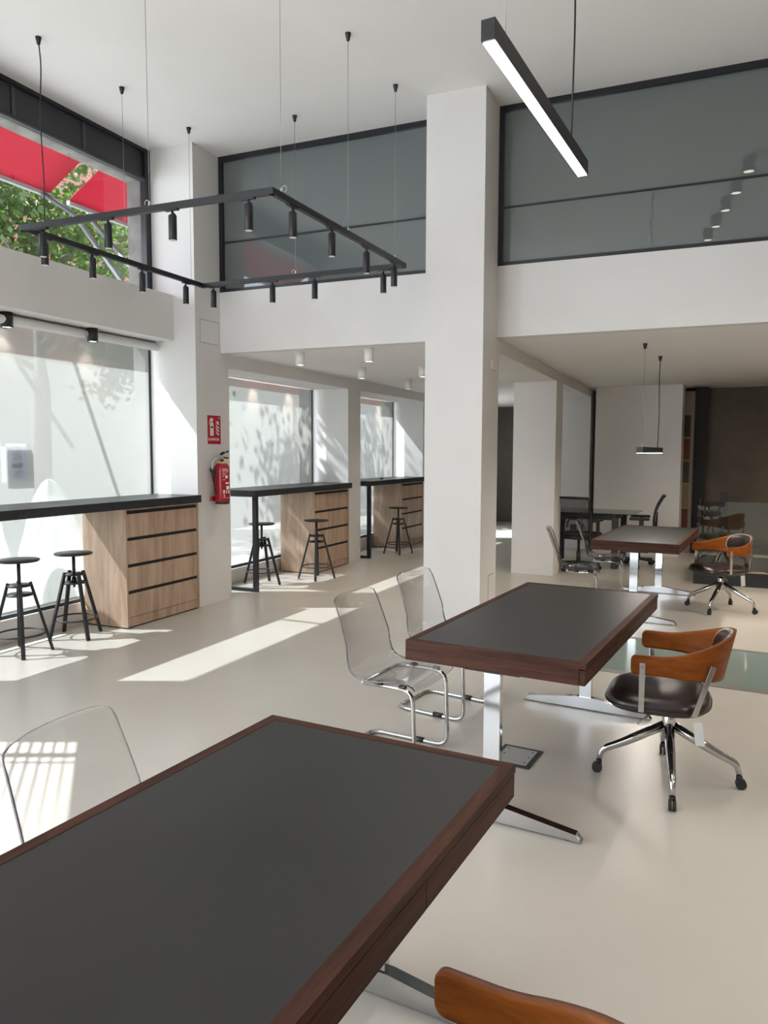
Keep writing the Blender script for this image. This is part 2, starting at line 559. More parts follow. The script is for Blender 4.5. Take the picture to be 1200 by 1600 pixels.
# outer concrete of the upper opening
c = mb('concrete')
c.box(-5.31, -5.50, 2.97, PY, 4.207, ZC + 0.2)
c.box(-5.31, -5.50, 5.93, PY, 3.08, 4.207)
for ya, yb in ((-3.3, -2.2), (2.137, 2.97), (PY, 6.50), (9.22, 9.60), (12.03, 12.42), (15.2, 16.7)):
    c.box(-5.31, -5.50, ya, yb, -0.12, 4.207)
struct(c.build('trim_1'))
c = mb('facade')
c.box(-5.51, -5.62, -3.3, 16.7, ZC + 0.2, 7.5)
c.box(-5.51, -5.62, 6.6, 16.7, 2.60, ZC + 0.2)
struct(c.build('wall_facade'))

# the closing walls
struct(mb('wall_taupe').box(4.2, 4.35, -3.3, 16.7, 0, ZC).build('wall_right'))
w = mb('wall_white')
w.box(-5.6, -4.6, -3.3, -3.15, 0, ZC); w.box(-2.2, 4.2, -3.3, -3.15, 0, ZC)
w.box(-4.6, -2.2, -3.3, -3.15, 3.0, ZC); w.box(-4.6, -2.2, -3.3, -3.15, 0, 0.3)  # opening invented for the rear fill lamp
struct(w.build('wall_front'))

# mezzanine front: white band, right of and left of the tall pier
w = mb('wall_white')
for xa, xb in ((XP, -2.35), (-1.85, 4.2)):
    w.prism([(xa, back_y(xa)), (xb, back_y(xb)), (xb, back_y(xb) + 0.12), (xa, back_y(xa) + 0.12)], ZS - 0.002, 3.16)
struct(w.build('wall_back'))
# the tall free pier
w = mb('wall_white').prism([(-2.344, 6.009), (-1.842, 6.028), (-1.848, 6.525), (-2.35, 6.525)], 0, ZC)
struct(w.build('wall_pier'))
# beam and piers deeper in
w = mb('wall_white').prism([(-2.40, 6.52), (-1.85, 6.52), (-1.922, 9.41), (-1.96, 12.25), (-2.0, 16.4), (-2.5, 16.4), (-2.467, 9.439)], 2.436, ZS)
struct(w.build('trim_2'))
w = mb('wall_white').prism([(-2.467, 9.439), (-1.922, 9.41), (-1.93, 9.86), (-2.475, 9.87)], 0, 2.436)
struct(w.build('wall_pier_middle'))
w = mb('wall_white').prism([(-2.434, 12.26), (-1.955, 12.24), (-1.965, 12.7), (-2.44, 12.7)], 0, 2.436)
struct(w.build('wall_pier_rear'))
w = mb('wall_white').prism([(-1.82, 11.86), (-0.585, 11.89), (-0.575, 12.40), (-1.81, 12.40)], 0, ZS)
struct(w.build('wall_block'))
struct(mb('dark_plaster').box(-2.2, 4.2, 12.76, 12.9, 0, ZS).build('wall_rear_right'))
struct(mb('far_plaster').box(-5.6, -1.5, 16.4, 16.6, 0, ZS).build('wall_far'))
struct(mb('dark_plaster').box(-1.80, -1.70, 12.9, 16.4, 0, ZS).build('wall_far_side'))

# mezzanine room behind the tinted glass
w = mb('mezz_grey')
w.box(-5.3, 4.2, 9.4, 9.5, 2.74, ZC)
w.box(-5.3, 4.2, 6.56, 9.5, ZC, ZC + 0.1)
w.box(-5.4, -5.3, 6.55, 9.5, 2.74, ZC)
w.box(-5.3, 4.2, 6.6, 9.4, 2.736, 2.76)
struct(w.build('wall_mezzanine'))

def glazed(name, xa, xb, label=None):
    root = struct(bpy.data.objects.new(name, None)); COL.objects.link(root)
    def pr(mbx, x0, x1, z0, z1, d0, d1):
        mbx.prism([(x0, back_y(x0) + d0), (x1, back_y(x1) + d0), (x1, back_y(x1) + d1), (x0, back_y(x0) + d1)], z0, z1)
    f = mb('black_frame')
    pr(f, xa, xb, ZC - 0.05, ZC, 0.0, 0.08); pr(f, xa, xb, 3.16, 3.19, 0.0, 0.08)
    pr(f, xa, xa + 0.045, 3.19, ZC - 0.05, 0.0, 0.08); pr(f, xb - 0.045, xb, 3.19, ZC - 0.05, 0.0, 0.08)
    struct(f.build('frame', root))
    g = mb('tinted_glass')
    x0, x1 = xa + 0.03, xb - 0.03
    g.poly([(x0, back_y(x0) + 0.03, 3.18), (x1, back_y(x1) + 0.03, 3.18), (x1, back_y(x1) + 0.03, ZC - 0.04), (x0, back_y(x0) + 0.03, ZC - 0.04)])
    struct(g.build('pane', root))
    r = mb('black_frame'); pr(r, xa + 0.045, xb - 0.045, 3.644, 3.660, 0.018, 0.027)
    struct(r.build('rail', root))
    return root
glazed('window_6', XP, -2.35)
glazed('window_7', -1.85, 4.2)

# street windows: frame, pane
def street_window(name, y0, y1, z0, z1, frame='black_frame', x=XW, t=0.03, mull=()):
    root = struct(bpy.data.objects.new(name, None)); COL.objects.link(root)
    f = mb(frame)
    f.box(x - 0.02, x + 0.02, y0, y0 + t, z0, z1); f.box(x - 0.02, x + 0.02, y1 - t, y1, z0, z1)
    f.box(x - 0.02, x + 0.02, y0, y1, z1 - t, z1); f.box(x - 0.02, x + 0.02, y0, y1, z0, z0 + t)
    for my in mull:
        f.box(x - 0.02, x + 0.02, my - t / 2, my + t / 2, z0, z1)
    struct(f.build('frame', root))
    g = mb('window_glass').poly([(x, y0, z0), (x, y1, z0), (x, y1, z1), (x, y0, z1)])
    struct(g.build('pane', root))
    return root
street_window('window_1', 2.97, PY, 0.19, 2.643)
street_window('window_2', 6.50, 9.22, 0.17, 2.45)
street_window('window_3', 9.60, 12.03, 0.17, 2.45)
street_window('window_4', 12.42, 15.2, 0.17, 2.45)
# upper window: glass below a black band of closed panels
u = struct(bpy.data.objects.new('window_5', None)); COL.objects.link(u)
f = mb('black_frame')
f.box(-5.30, -5.235, 5.895, PY, 3.08, ZC); f.box(-5.30, -5.24, 2.97, 5.9, 4.185, 4.215); f.box(-5.30, -5.24, 2.97, 5.9, 4.455, ZC)
struct(f.build('frame', u))
p = mb('frame_panel').box(-5.30, -5.265, 2.97, 5.9, 4.215, 4.455)
struct(p.build('panel', u))
r = mb('frame_rib')
for y in (4.43, 5.156):
    r.box(-5.27, -5.255, y - 0.015, y + 0.015, 4.215, 4.455)
r.box(-5.262, -5.235, 2.97, 5.89, 4.18, 4.197)
struct(r.build('rib', u))
g = mb('window_glass').poly([(-5.28, 2.97, 3.08), (-5.28, 5.93, 3.08), (-5.28, 5.93, 4.19), (-5.28, 2.97, 4.19)])
struct(g.build('pane', u))
# entrance bay left of the picture: tall glass behind unseen slats added to stripe the sunlight
d = struct(bpy.data.objects.new('window_8', None)); COL.objects.link(d)
f = mb('black_frame')
for y, t in ((1.68, 0.05), (1.58, 0.008), (0.6, 0.05), (-0.5, 0.05)):
    f.box(-5.33, -5.29, y - t/2, y + t/2, 0, 4.25)
struct(f.build('frame', d))
sl = mb('awning_steel')
k = 0
zc = -0.9
while zc < 4.3:
    # slat through y=1.92 at height zc, rising to the left at 38 degrees
    sl.bar((-5.40, 2.10, zc), (-5.40, -0.9, zc + (2.10 + 0.9) * 0.794), 0.03, 0.020)
    zc += 0.067
sl.poly([(-5.40, 2.15, 2.45), (-5.40, -0.9, 2.45 + 3.05 * 0.794), (-5.40, 2.15, 5.2)])  # solid triangle added to cut off the striped sun patch
struct(sl.build('sun_stripe_slats', d))

# skirting of the glass strip let into the floor
GA = math.radians(-4.3)
g = struct(bpy.data.objects.new('trim_3', None)); COL.objects.link(g)
g.location = (0.0, 5.44, 0); g.rotation_euler = (0, 0, GA)
struct(mb('green_glass').box(-1.3, 3.4, 0.0, 1.0, 0.0005, 0.002).build('glass_strip', g))
f = mb('floor_trim').box(-1.3, 3.4, -0.075, 0.0, 0.0005, 0.003).box(-1.3, 3.4, 1.0, 1.055, 0.0005, 0.003)
struct(f.build('strip_frame', g))

# ------------------------------------------------------------------ street outside
struct(mb('pavement').box(-30, -5.62, -10, 45, -0.25, -0.12).build('ground_street'))
o = mb('brick').box(-19.5, -18.5, 4, 50, 4.2, 10.5).build('brick_building')
tag(o, 'red brick house across the street behind the leaves', 'building')
mb('facade').box(-19.5, -18.4, 4, 50, -0.12, 4.2).build('plaster_base', o)

def awning(y0, y1, label):
    t = thing('red_awning', label, 'awning', (0, 0, 0), group='red awnings over the street windows')
    s = mb('awning_red')
    def fn(u, v):
        x = -6.75 + 1.17 * u
        return (x, y0 + (y1 - y0) * v, 4.335 + 0.665 * u + 0.02 * math.sin(v * PI * 5) * math.sin(u * PI))
    s.grid(fn, 8, 16)
    o = s.build('canopy', t, fix=False); solid(o, 0.004)
    b = mb('awning_bar').bar((-6.76, y0, 4.31), (-6.76, y1, 4.31), 0.05, 0.045, bev=0.006).build('front_bar', t)
    r = mb('awning_steel').cyl((-5.68, y0, 4.98), (-5.68, y1, 4.98), 0.05).build('roller', t)
    return t
a1 = awning(1.3, 6.11, 'red fabric awning left of the gap, stained along its front bar')
a2 = awning(6.37, 12.5, 'red fabric awning right of the gap, beside the concrete jamb')
def arm(t, pts, r=0.028):
    mb('awning_steel').tube(pts, r, 0.12).build('folding_arm', t)
arm(a1, [(-6.74, 6.00, 4.30), (-6.68, 6.38, 4.18), (-6.07, 6.437, 3.40), (-5.62, 6.49, 2.82)])
arm(a1, [(-6.74, 4.20, 4.28), (-5.62, 5.27, 1.58)], 0.022)
arm(a2, [(-6.74, 6.64, 4.24), (-6.07, 6.61, 3.56), (-5.62, 6.58, 3.10)])

def tree(loc, h, crown, n, size, mat, label, seed):
    rnd = random.Random(seed)
    t = thing('street_tree', label, 'tree', loc, group='trees along the street')
    k = mb('bark')
    k.tube([(0, 0, -0.15), (0.05, 0.02, h * 0.45), (-0.03, 0.06, h * 0.8)], (0.14, 0.07), 0.2, 8)
    for i in range(7):
        a = rnd.uniform(0, 2 * PI); L = rnd.uniform(0.8, 1.6)
        z = h * rnd.uniform(0.45, 0.75)
        k.tube([(0, 0.03, z), (L * 0.5 * math.cos(a), L * 0.5 * math.sin(a), z + 0.4), (L * math.cos(a), L * math.sin(a), z + 0.6)], (0.05, 0.015), 0.2, 6)
    k.build('trunk', t)
    lf = mb(mat)
    clusters = []
    for i in range(46):
        a, zz, rr = rnd.uniform(0, 2 * PI), rnd.uniform(-1, 1), rnd.uniform(0.35, 1.0) ** 0.6
        q = math.sqrt(max(0, 1 - zz * zz))
        clusters.append(Vector((crown[0] * rr * q * math.cos(a), crown[1] * rr * q * math.sin(a), h + crown[2] * rr * zz)))
    for i in range(n):
        c = rnd.choice(clusters)
        p = c + Vector((rnd.gauss(0, 0.28), rnd.gauss(0, 0.30), rnd.gauss(0, 0.28)))
        s = size * rnd.uniform(0.6, 1.3)
        d = Vector((rnd.uniform(-1, 1), rnd.uniform(-1, 1), rnd.uniform(-1.2, 0.2))).normalized()
        e = d.orthogonal().normalized()
        e = (Matrix.Rotation(rnd.uniform(0, 2 * PI), 3, d) @ e) * s * 0.32
        lf.poly([p, p + d * s * 0.5 + e, p + d * s, p + d * s * 0.5 - e])
    lf.build('foliage', t, fix=False)
    return t
tree((-9.2, 8.0, 0), 5.8, (1.0, 1.6, 2.3), 8500, 0.125, 'leaf_green', 'leafy green street tree nearest the awning gap', 3)
tree((-9.8, 13.0, 0), 5.2, (1.2, 1.8, 2.6), 8500, 0.13, 'leaf_green', 'sunlit green street tree beside the concrete jamb', 5)
tree((-14.2, 8.8, 0), 6.4, (1.5, 2.4, 3.6), 9000, 0.18, 'leaf_dark', 'darker green tree behind, against the brick house', 9)
tree((-14.2, 16.4, 0), 5.8, (1.5, 2.8, 3.2), 5200, 0.22, 'leaf_green', 'far green street tree low behind the awning arms', 11)

def heap(name, loc, sx, sy, sz, label, seed):
    rnd = random.Random(seed)
    o = mb('plastic_film')
    ph = [rnd.uniform(0, 6.28) for _ in range(8)]
    def fn(u, v):
        a = 2 * PI * u
        e = v * PI / 2
        w = 1 + 0.10 * math.sin(5 * a + ph[0] + 3 * e) + 0.08 * math.sin(9 * a + ph[1] - 4 * e) + 0.06 * math.sin(14 * a + ph[2] + 6 * e)
        return (sx * math.cos(a) * math.cos(e) * w, sy * math.sin(a) * math.cos(e) * w, sz * math.sin(e) * (1 + 0.06 * math.sin(7 * a + ph[3])))
    o.grid(fn, 60, 14)
    ob = o.build(name, None, fix=False); ob.location = loc
    return tag(ob, label, 'plastic sheeting', 'plastic bundles outside the street window')
heap('plastic_bundle', (-5.90, 4.42, -0.12), 0.20, 0.33, 1.36, 'crumpled white plastic bundle outside the window below the paper notice', 1)
heap('plastic_bundle', (-5.90, 5.22, -0.12), 0.20, 0.34, 1.33, 'crumpled white plastic bundle outside the window, left of the drawer cabinet', 2)

# ------------------------------------------------------------------ roller blinds
def blind(y0, y1, ztube, zbot, xt, xf, label, mat, r=0.036, tube_part=True):
    t = thing('roller_blind', label, 'blind', (0, 0, 0), group='white roller blinds on the street windows')
    if tube_part:
        mb('white_metal').cyl((xt, y0 + 0.02, ztube), (xt, y1 - 0.02, ztube), r, n=20).build('roller_tube', t)
        mb('white_metal').box(-5.28, xt - 0.02, y0, y1, ztube + r - 0.004, ztube + r + 0.012).build('bracket_rail', t)
    n = mb(mat)
    n.poly([(xf, y0 + 0.03, zbot), (xf, y1 - 0.085, zbot), (xf, y1 - 0.085, ztube), (xf, y0 + 0.03, ztube)])
    n.build('fabric', t, fix=False)
    mb('white_metal' if tube_part else 'black_frame').box(xf - 0.008, xf + 0.008, y0 + 0.03, y1 - 0.085, zbot - 0.022, zbot).build('bottom_bar', t)
    return t
blind(2.97, PY, 2.585, 0.26, -5.19, -5.24, 'white roller blind behind the long counter, its tube in view under the beam', 'blind_fabric')
blind(6.50, 9.22, 2.40, 0.21, -5.2, -5.255, 'white roller blind with leaf shadows behind the middle counter', 'blind_fabric', tube_part=False)
blind(9.60, 12.03, 2.40, 0.21, -5.2, -5.255, 'white roller blind with leaf shadows behind the farthest counter', 'blind_fabric', tube_part=False)

# paper notice taped to the first window
t = thing('paper_notice', 'grey paper notice with white tape on the first street window', 'notice', (-5.285, 4.365, 1.446))
mb('paper').box(0, 0.003, -0.105, 0.105, -0.145, 0.145).build('sheet', t)
mb('plastic_film').box(0, 0.002, -0.14, 0.09, 0.145, 0.17).box(0, 0.002, -0.145, -0.105, -0.14, 0.17).build('tape', t)
pp = mb('paper_print')
for k in range(4):
    pp.box(0.003, 0.0036, -0.05 + 0.012 * k, 0.05 - 0.012 * (k % 2), 0.09 - 0.018 * k, 0.096 - 0.018 * k)
pp.box(0.003, 0.0036, -0.045, -0.005, -0.03, 0.01).box(0.003, 0.0036, 0.01, 0.05, -0.03, 0.01)
for k in range(4):
    pp.box(0.003, 0.0036, -0.07, 0.07 - 0.02 * (k % 3), -0.06 - 0.018 * k, -0.056 - 0.018 * k)
pp.build('printing', t)

# ------------------------------------------------------------------ counters and drawer cabinets
XF = -4.70
def cabinet(y0, y1, label):
    t = thing('drawer_cabinet', label, 'cabinet', (XF, y0, 0), group='oak drawer cabinets under the counters')
    L = y1 - y0
    b = mb('oak')
    b.box(0, -0.50, 0, 0.018, 0.012, 1.055); b.box(0, -0.50, L - 0.018, L, 0.012, 1.055)
    b.box(-0.012, -0.03, 0.018, L - 0.018, 0.012, 0.095)
    b.box(-0.03, -0.50, 0.018, L - 0.018, 0.03, 0.05); b.box(-0.48, -0.50, 0.018, L - 0.018, 0.05, 1.05)
    b.build('carcass', t)
    mb('slot_black').box(-0.02, -0.49, 0.01, L - 0.01, 0.0, 0.012).box(-0.035, -0.045, 0.018, L - 0.018, 0.095, 1.05).build('recess', t)
    hgt = 0.2055
    z = 0.10
    for k in range(4):
        dr = mb('oak').box(-0.004, -0.024, 0.022, L - 0.022, z, z + hgt, 0.001)
        d = dr.build('drawer', t)
        mb('slot_black').box(-0.010, -0.03, 0.022, L - 0.022, z + hgt, z + hgt + 0.028).build('grip_groove', d)
        z += hgt + 0.029
    mb('oak').box(-0.006, -0.03, 0.018, L - 0.018, z + 0.002, 1.055).build('top_rail', t)
    return t
cabinet(4.954, 5.94, 'oak drawer cabinet at the right end of the long nearest counter')
cabinet(8.24, 9.20, 'oak drawer cabinet under the middle counter')
cabinet(11.06, 12.01, 'oak drawer cabinet in shade under the farthest counter')

def counter(y0, y1, label, leg=True, xl=-4.70):
    t = thing('counter_top', label, 'counter', (0, y0, 0), group='black bar counters along the street windows')
    mb('black_laminate').box(-4.655, -5.225, 0, y1 - y0, 1.058, 1.13, 0.003).build('worktop', t)
    if leg:
        f = mb('black_paint')
        f.box(-4.665, -4.715, 0.02, 0.07, 0.0, 1.058, 0.002); f.box(-5.165, -5.215, 0.02, 0.07, 0.0, 1.058, 0.002)
        f.box(-4.715, -5.165, 0.02, 0.07, 0.0, 0.035, 0.002)
        f.build('leg_frame', t)
    return t
counter(2.98, 5.94, 'long black bar counter nearest the camera at the left edge', True)
counter(6.87, 9.215, 'black bar counter with square leg frame beside the extinguisher pier', True)
counter(9.78, 12.02, 'farthest black bar counter, partly behind the tall white pier', True)
g = mb('black_plastic').box(-0.025, 0.025, -0.07, 0.07, 0, 0.018, 0.004).build('small_black_device')  # small flat black object, its use unknown
g.location = (-4.90, 10.72, 1.13); g.rotation_euler = (0, 0, 0.5)
tag(g, 'small flat black device lying on the farthest counter', 'device')

# ------------------------------------------------------------------ bar stools
def make_stool(seat_z, label):
    t = thing('bar_stool', label, 'stool', (0, 0, 0), group='black screw-seat stools at the counters')
    mb('black_laminate').lathe([(0.02, seat_z - 0.016), (0.145, seat_z - 0.016), (0.152, seat_z - 0.010), (0.152, seat_z - 0.003), (0.148, seat_z), (0.0005, seat_z)], n=36).build('seat', t)
    mb('black_paint').cyl((0, 0, 0.44), (0, 0, seat_z - 0.014), 0.013).lathe([(0.02, 0.455), (0.02, 0.50)]).lathe([(0.006, 0.415), (0.011, 0.43), (0.011, 0.45)]).build('screw', t)
    mb('black_paint').lathe([(0.03, 0.522), (0.088, 0.522), (0.088, 0.536), (0.03, 0.536)], n=24).build('top_plate', t)
    p = mb('black_paint'); p.lathe([(0.012, 0.452), (0.098, 0.452), (0.098, 0.464), (0.012, 0.464)], n=24); p.build('lower_plate', t)
    for k in range(4):
        a = PI / 2 * k
        M = Matrix.Rotation(a, 4, 'Z')
        l = mb('black_paint').bar(M @ Vector((0.078, 0, 0.55)), M @ Vector((0.222, 0, 0.0)), 0.030, 0.022, up=M @ Vector((1, 0, 0.3)), bev=0.003)
        for v in l.bm.verts:
            v.co.z = max(v.co.z, 0.0)
        l.build('leg', t)
    mb('black_paint').tube([(0.172 * math.cos(2*PI*i/40), 0.172 * math.sin(2*PI*i/40), 0.155) for i in range(40)], 0.0075, closed=True, n=8).build('foot_ring', t)
    return t
for i, (x, y, a, sz, lab) in enumerate((
    (-4.89, 4.02, -36.6, 0.73, 'black screw-seat stool at the left edge, farther from the drawer cabinet'),
    (-4.935, 4.595, 72.0, 0.71, 'black screw-seat stool right beside the nearest drawer cabinet'),
    (-4.904, 7.356, 10.7, 0.72, 'black stool partly behind the square leg of the middle counter'),
    (-4.52, 7.975, 25.5, 0.725, 'black stool in front of the middle counter\'s drawer cabinet'),
    (-4.52, 10.51, 29.3, 0.71, 'farthest black stool, at the counter by the tall white pier'))):
    st = make_stool(sz, lab)
    st.location = (x, y, 0); st.rotation_euler = (0, 0, math.radians(a))

# ------------------------------------------------------------------ wooden executive tables
def make_table(label, loc, rz):
    t = thing('executive_table', label, 'table', loc, rz, group='walnut tables with black tops in a row')
    Wd, Ln, H = 0.786, 1.676, 0.74
    w2, l2 = Wd / 2, Ln / 2
    R = 0.034
    f = mb('walnut')
    z0 = H - 0.022
    def board(poly, mat):
        f.mat(mat); f.prism(poly, z0, H)
    board([(-w2, -l2), (-w2 + R, -l2 + R), (-w2 + R, l2 - R), (-w2, l2)][::-1], 'walnut')
    board([(w2, -l2), (w2, l2), (w2 - R, l2 - R), (w2 - R, -l2 + R)], 'walnut')
    board([(-w2, -l2), (w2, -l2), (w2 - R, -l2 + R), (-w2 + R, -l2 + R)], 'walnut_cross')
    board([(-w2, l2), (-w2 + R, l2 - R), (w2 - R, l2 - R), (w2, l2)], 'walnut_cross')
    f.build('top_frame', t)
    mb('desk_linoleum').box(-w2 + R, w2 - R, -l2 + R, l2 - R, z0, H - 0.0008).build('writing_surface', t)
    a = mb('walnut_cross')
    a.box(-w2, w2 - 0.026, -l2, -l2 + 0.02, 0.652, z0 - 0.0005); a.box(-w2, w2 - 0.026, l2 - 0.02, l2, 0.652, z0 - 0.0005)
    a.mat('walnut').box(-w2, -w2 + 0.02, -l2 + 0.02, l2 - 0.02, 0.652, z0 - 0.0005)
    a.box(-w2 + 0.02, w2 - 0.026, -l2 + 0.02, l2 - 0.02, 0.652, 0.66)
    a.build('apron', t)
    dl = (Ln - 0.008) / 3
    for k in range(3):
        mb('walnut').box(w2 - 0.024, w2 - 0.002, -l2 + 0.002 + k * (dl + 0.002), -l2 + 0.002 + k * (dl + 0.002) + dl, 0.652, z0 - 0.005, 0.0008).build('drawer', t)
    for s in (-1, 1):
        y = s * (l2 - 0.045)
        lg = mb('chrome')
        lg.box(-0.037, 0.037, y - 0.016, y + 0.016, 0.06, 0.64, 0.002)
        prof = [(-0.385, 0.006), (0.385, 0.006), (0.362, 0.034), (0.05, 0.076), (-0.05, 0.076), (-0.362, 0.034)]
        va = [lg.bm.verts.new((px, y - 0.021, pz)) for px, pz in prof]
        vb = [lg.bm.verts.new((px, y + 0.021, pz)) for px, pz in prof]
        lg._face(va); lg._face(vb[::-1])
        for i in range(len(prof)):
            j = (i + 1) % len(prof)
            lg._face([va[i], vb[i], vb[j], va[j]])
        lg.mat('black_paint').box(-0.12, 0.12, y - 0.025, y + 0.025, 0.642, 0.652)
        lo = lg.build('leg', t)
        for sx in (-0.33, 0.33):
            mb('rubber').cyl((sx, y, 0.0), (sx, y, 0.008), 0.014).build('foot_pad', lo)
    return t
make_table('walnut table with black top filling the lower left foreground', (-0.914, 1.075, 0), math.radians(-3.4))
make_table('middle walnut table with black top beside the floor socket', (-0.783, 3.780, 0), math.radians(-4.7))
make_table('rear walnut table with black top under the short hanging lamp', (-0.672, 7.985, 0), math.radians(-3.75))

# ------------------------------------------------------------------ clear cantilever chairs (front edge at local x = 0, facing +x)
def make_clear_chair(label):
    t = thing('clear_chair', label, 'chair', (0, 0, 0), group='clear plastic cantilever chairs')
    prof = [(0.012, 0.418), (0.0, 0.436), (-0.05, 0.446), (-0.14, 0.440), (-0.23, 0.430), (-0.29, 0.434), (-0.340, 0.458), (-0.370, 0.505), (-0.396, 0.58), (-0.424, 0.66), (-0.453, 0.74), (-0.477, 0.80), (-0.484, 0.822)]
    wid = [0.222, 0.230, 0.234, 0.234, 0.232, 0.229, 0.226, 0.222, 0.217, 0.211, 0.205, 0.200, 0.192]
    # arc-length resample
    ls = [0]
    for a, b in zip(prof, prof[1:]):
        ls.append(ls[-1] + math.dist(a, b))
    def at(s):
        s *= ls[-1]
        for i in range(len(prof) - 1):
            if s <= ls[i + 1] or i == len(prof) - 2:
                k = (s - ls[i]) / (ls[i + 1] - ls[i])
                # smooth by catmull-rom
                p0, p1, p2, p3 = prof[max(0, i-1)], prof[i], prof[i+1], prof[min(len(prof)-1, i+2)]
                def cr(a, b, c, d):
                    return 0.5 * ((2*b) + (-a + c) * k + (2*a - 5*b + 4*c - d) * k*k + (-a + 3*b - 3*c + d) * k**3)
                return cr(p0[0], p1[0], p2[0], p3[0]), cr(p0[1], p1[1], p2[1], p3[1]), wid[i] + (wid[i+1] - wid[i]) * k
    s = mb('acrylic')
    def fn(u, v):
        x, z, w = at(u)
        e = 2 * v - 1
        back = max(0.0, min(1.0, (z - 0.47) / 0.12))
        seat = 1 - back
        # backrest wraps forward at its sides, seat sides lift a little
        xx = x + back * 0.038 * (e * e) - 0.012 * back
        zz = z + seat * 0.016 * abs(e) ** 3 - 0.010 * seat
        if u > 0.93:
            zz -= (abs(e) ** 8) * 0.012 * (u - 0.93) / 0.07
        return (xx, w * e, zz)
    s.grid(fn, 44, 16)
    o = s.build('shell', t, fix=False)
    solid(o, 0.009, 0.0, 'acrylic_rim')
    y = 0.19
    f = mb('chrome')
    f.tube([(-0.29, -y, 0.412), (-0.015, -y, 0.412), (-0.0, -y, 0.012), (-0.455, -y, 0.012), (-0.455, y, 0.012), (0.0, y, 0.012), (-0.015, y, 0.412), (-0.29, y, 0.412), (-0.29, -y, 0.412)], 0.0115, 0.07, 10, 7)
    f.build('frame', t)
    for sy in (-1, 1):
        c = mb('black_plastic').cyl((-0.20, sy * y, 0.0145), (-0.14, sy * y, 0.0145), 0.0145)
        c.build('floor_clip', t)
    for sy in (-1, 1):
        for px in (-0.07, -0.20):
            mb('acrylic_rim').lathe([(0.022, 0.0), (0.022, 0.008), (0.016, 0.012)], (px, sy * y, 0.418)).build('mount_pad', t)
    return t
ch = [
    ((-1.155, 1.475, 0), 4.5, 'clear plastic chair at the left of the big foreground table'),
    ((-1.295, 3.455, 0), -5.0, 'clear plastic chair at the middle table, nearer the camera'),
    ((-1.285, 4.215, 0), -9.0, 'clear plastic chair at the middle table, nearer the tall pier'),
    ((-1.09, 7.46, 0), 10.0, 'clear plastic chair at the rear table, standing further out'),
    ((-0.95, 8.29, 0), 5.0, 'clear plastic chair tucked to the far half of the rear table'),
]
c0 = make_clear_chair(ch[0][2])
for i, (p, a, lab) in enumerate(ch):
    o = c0 if i == 0 else dup(c0, p, 0, lab)
    o.location = p; o.rotation_euler = (0, 0, math.radians(a))

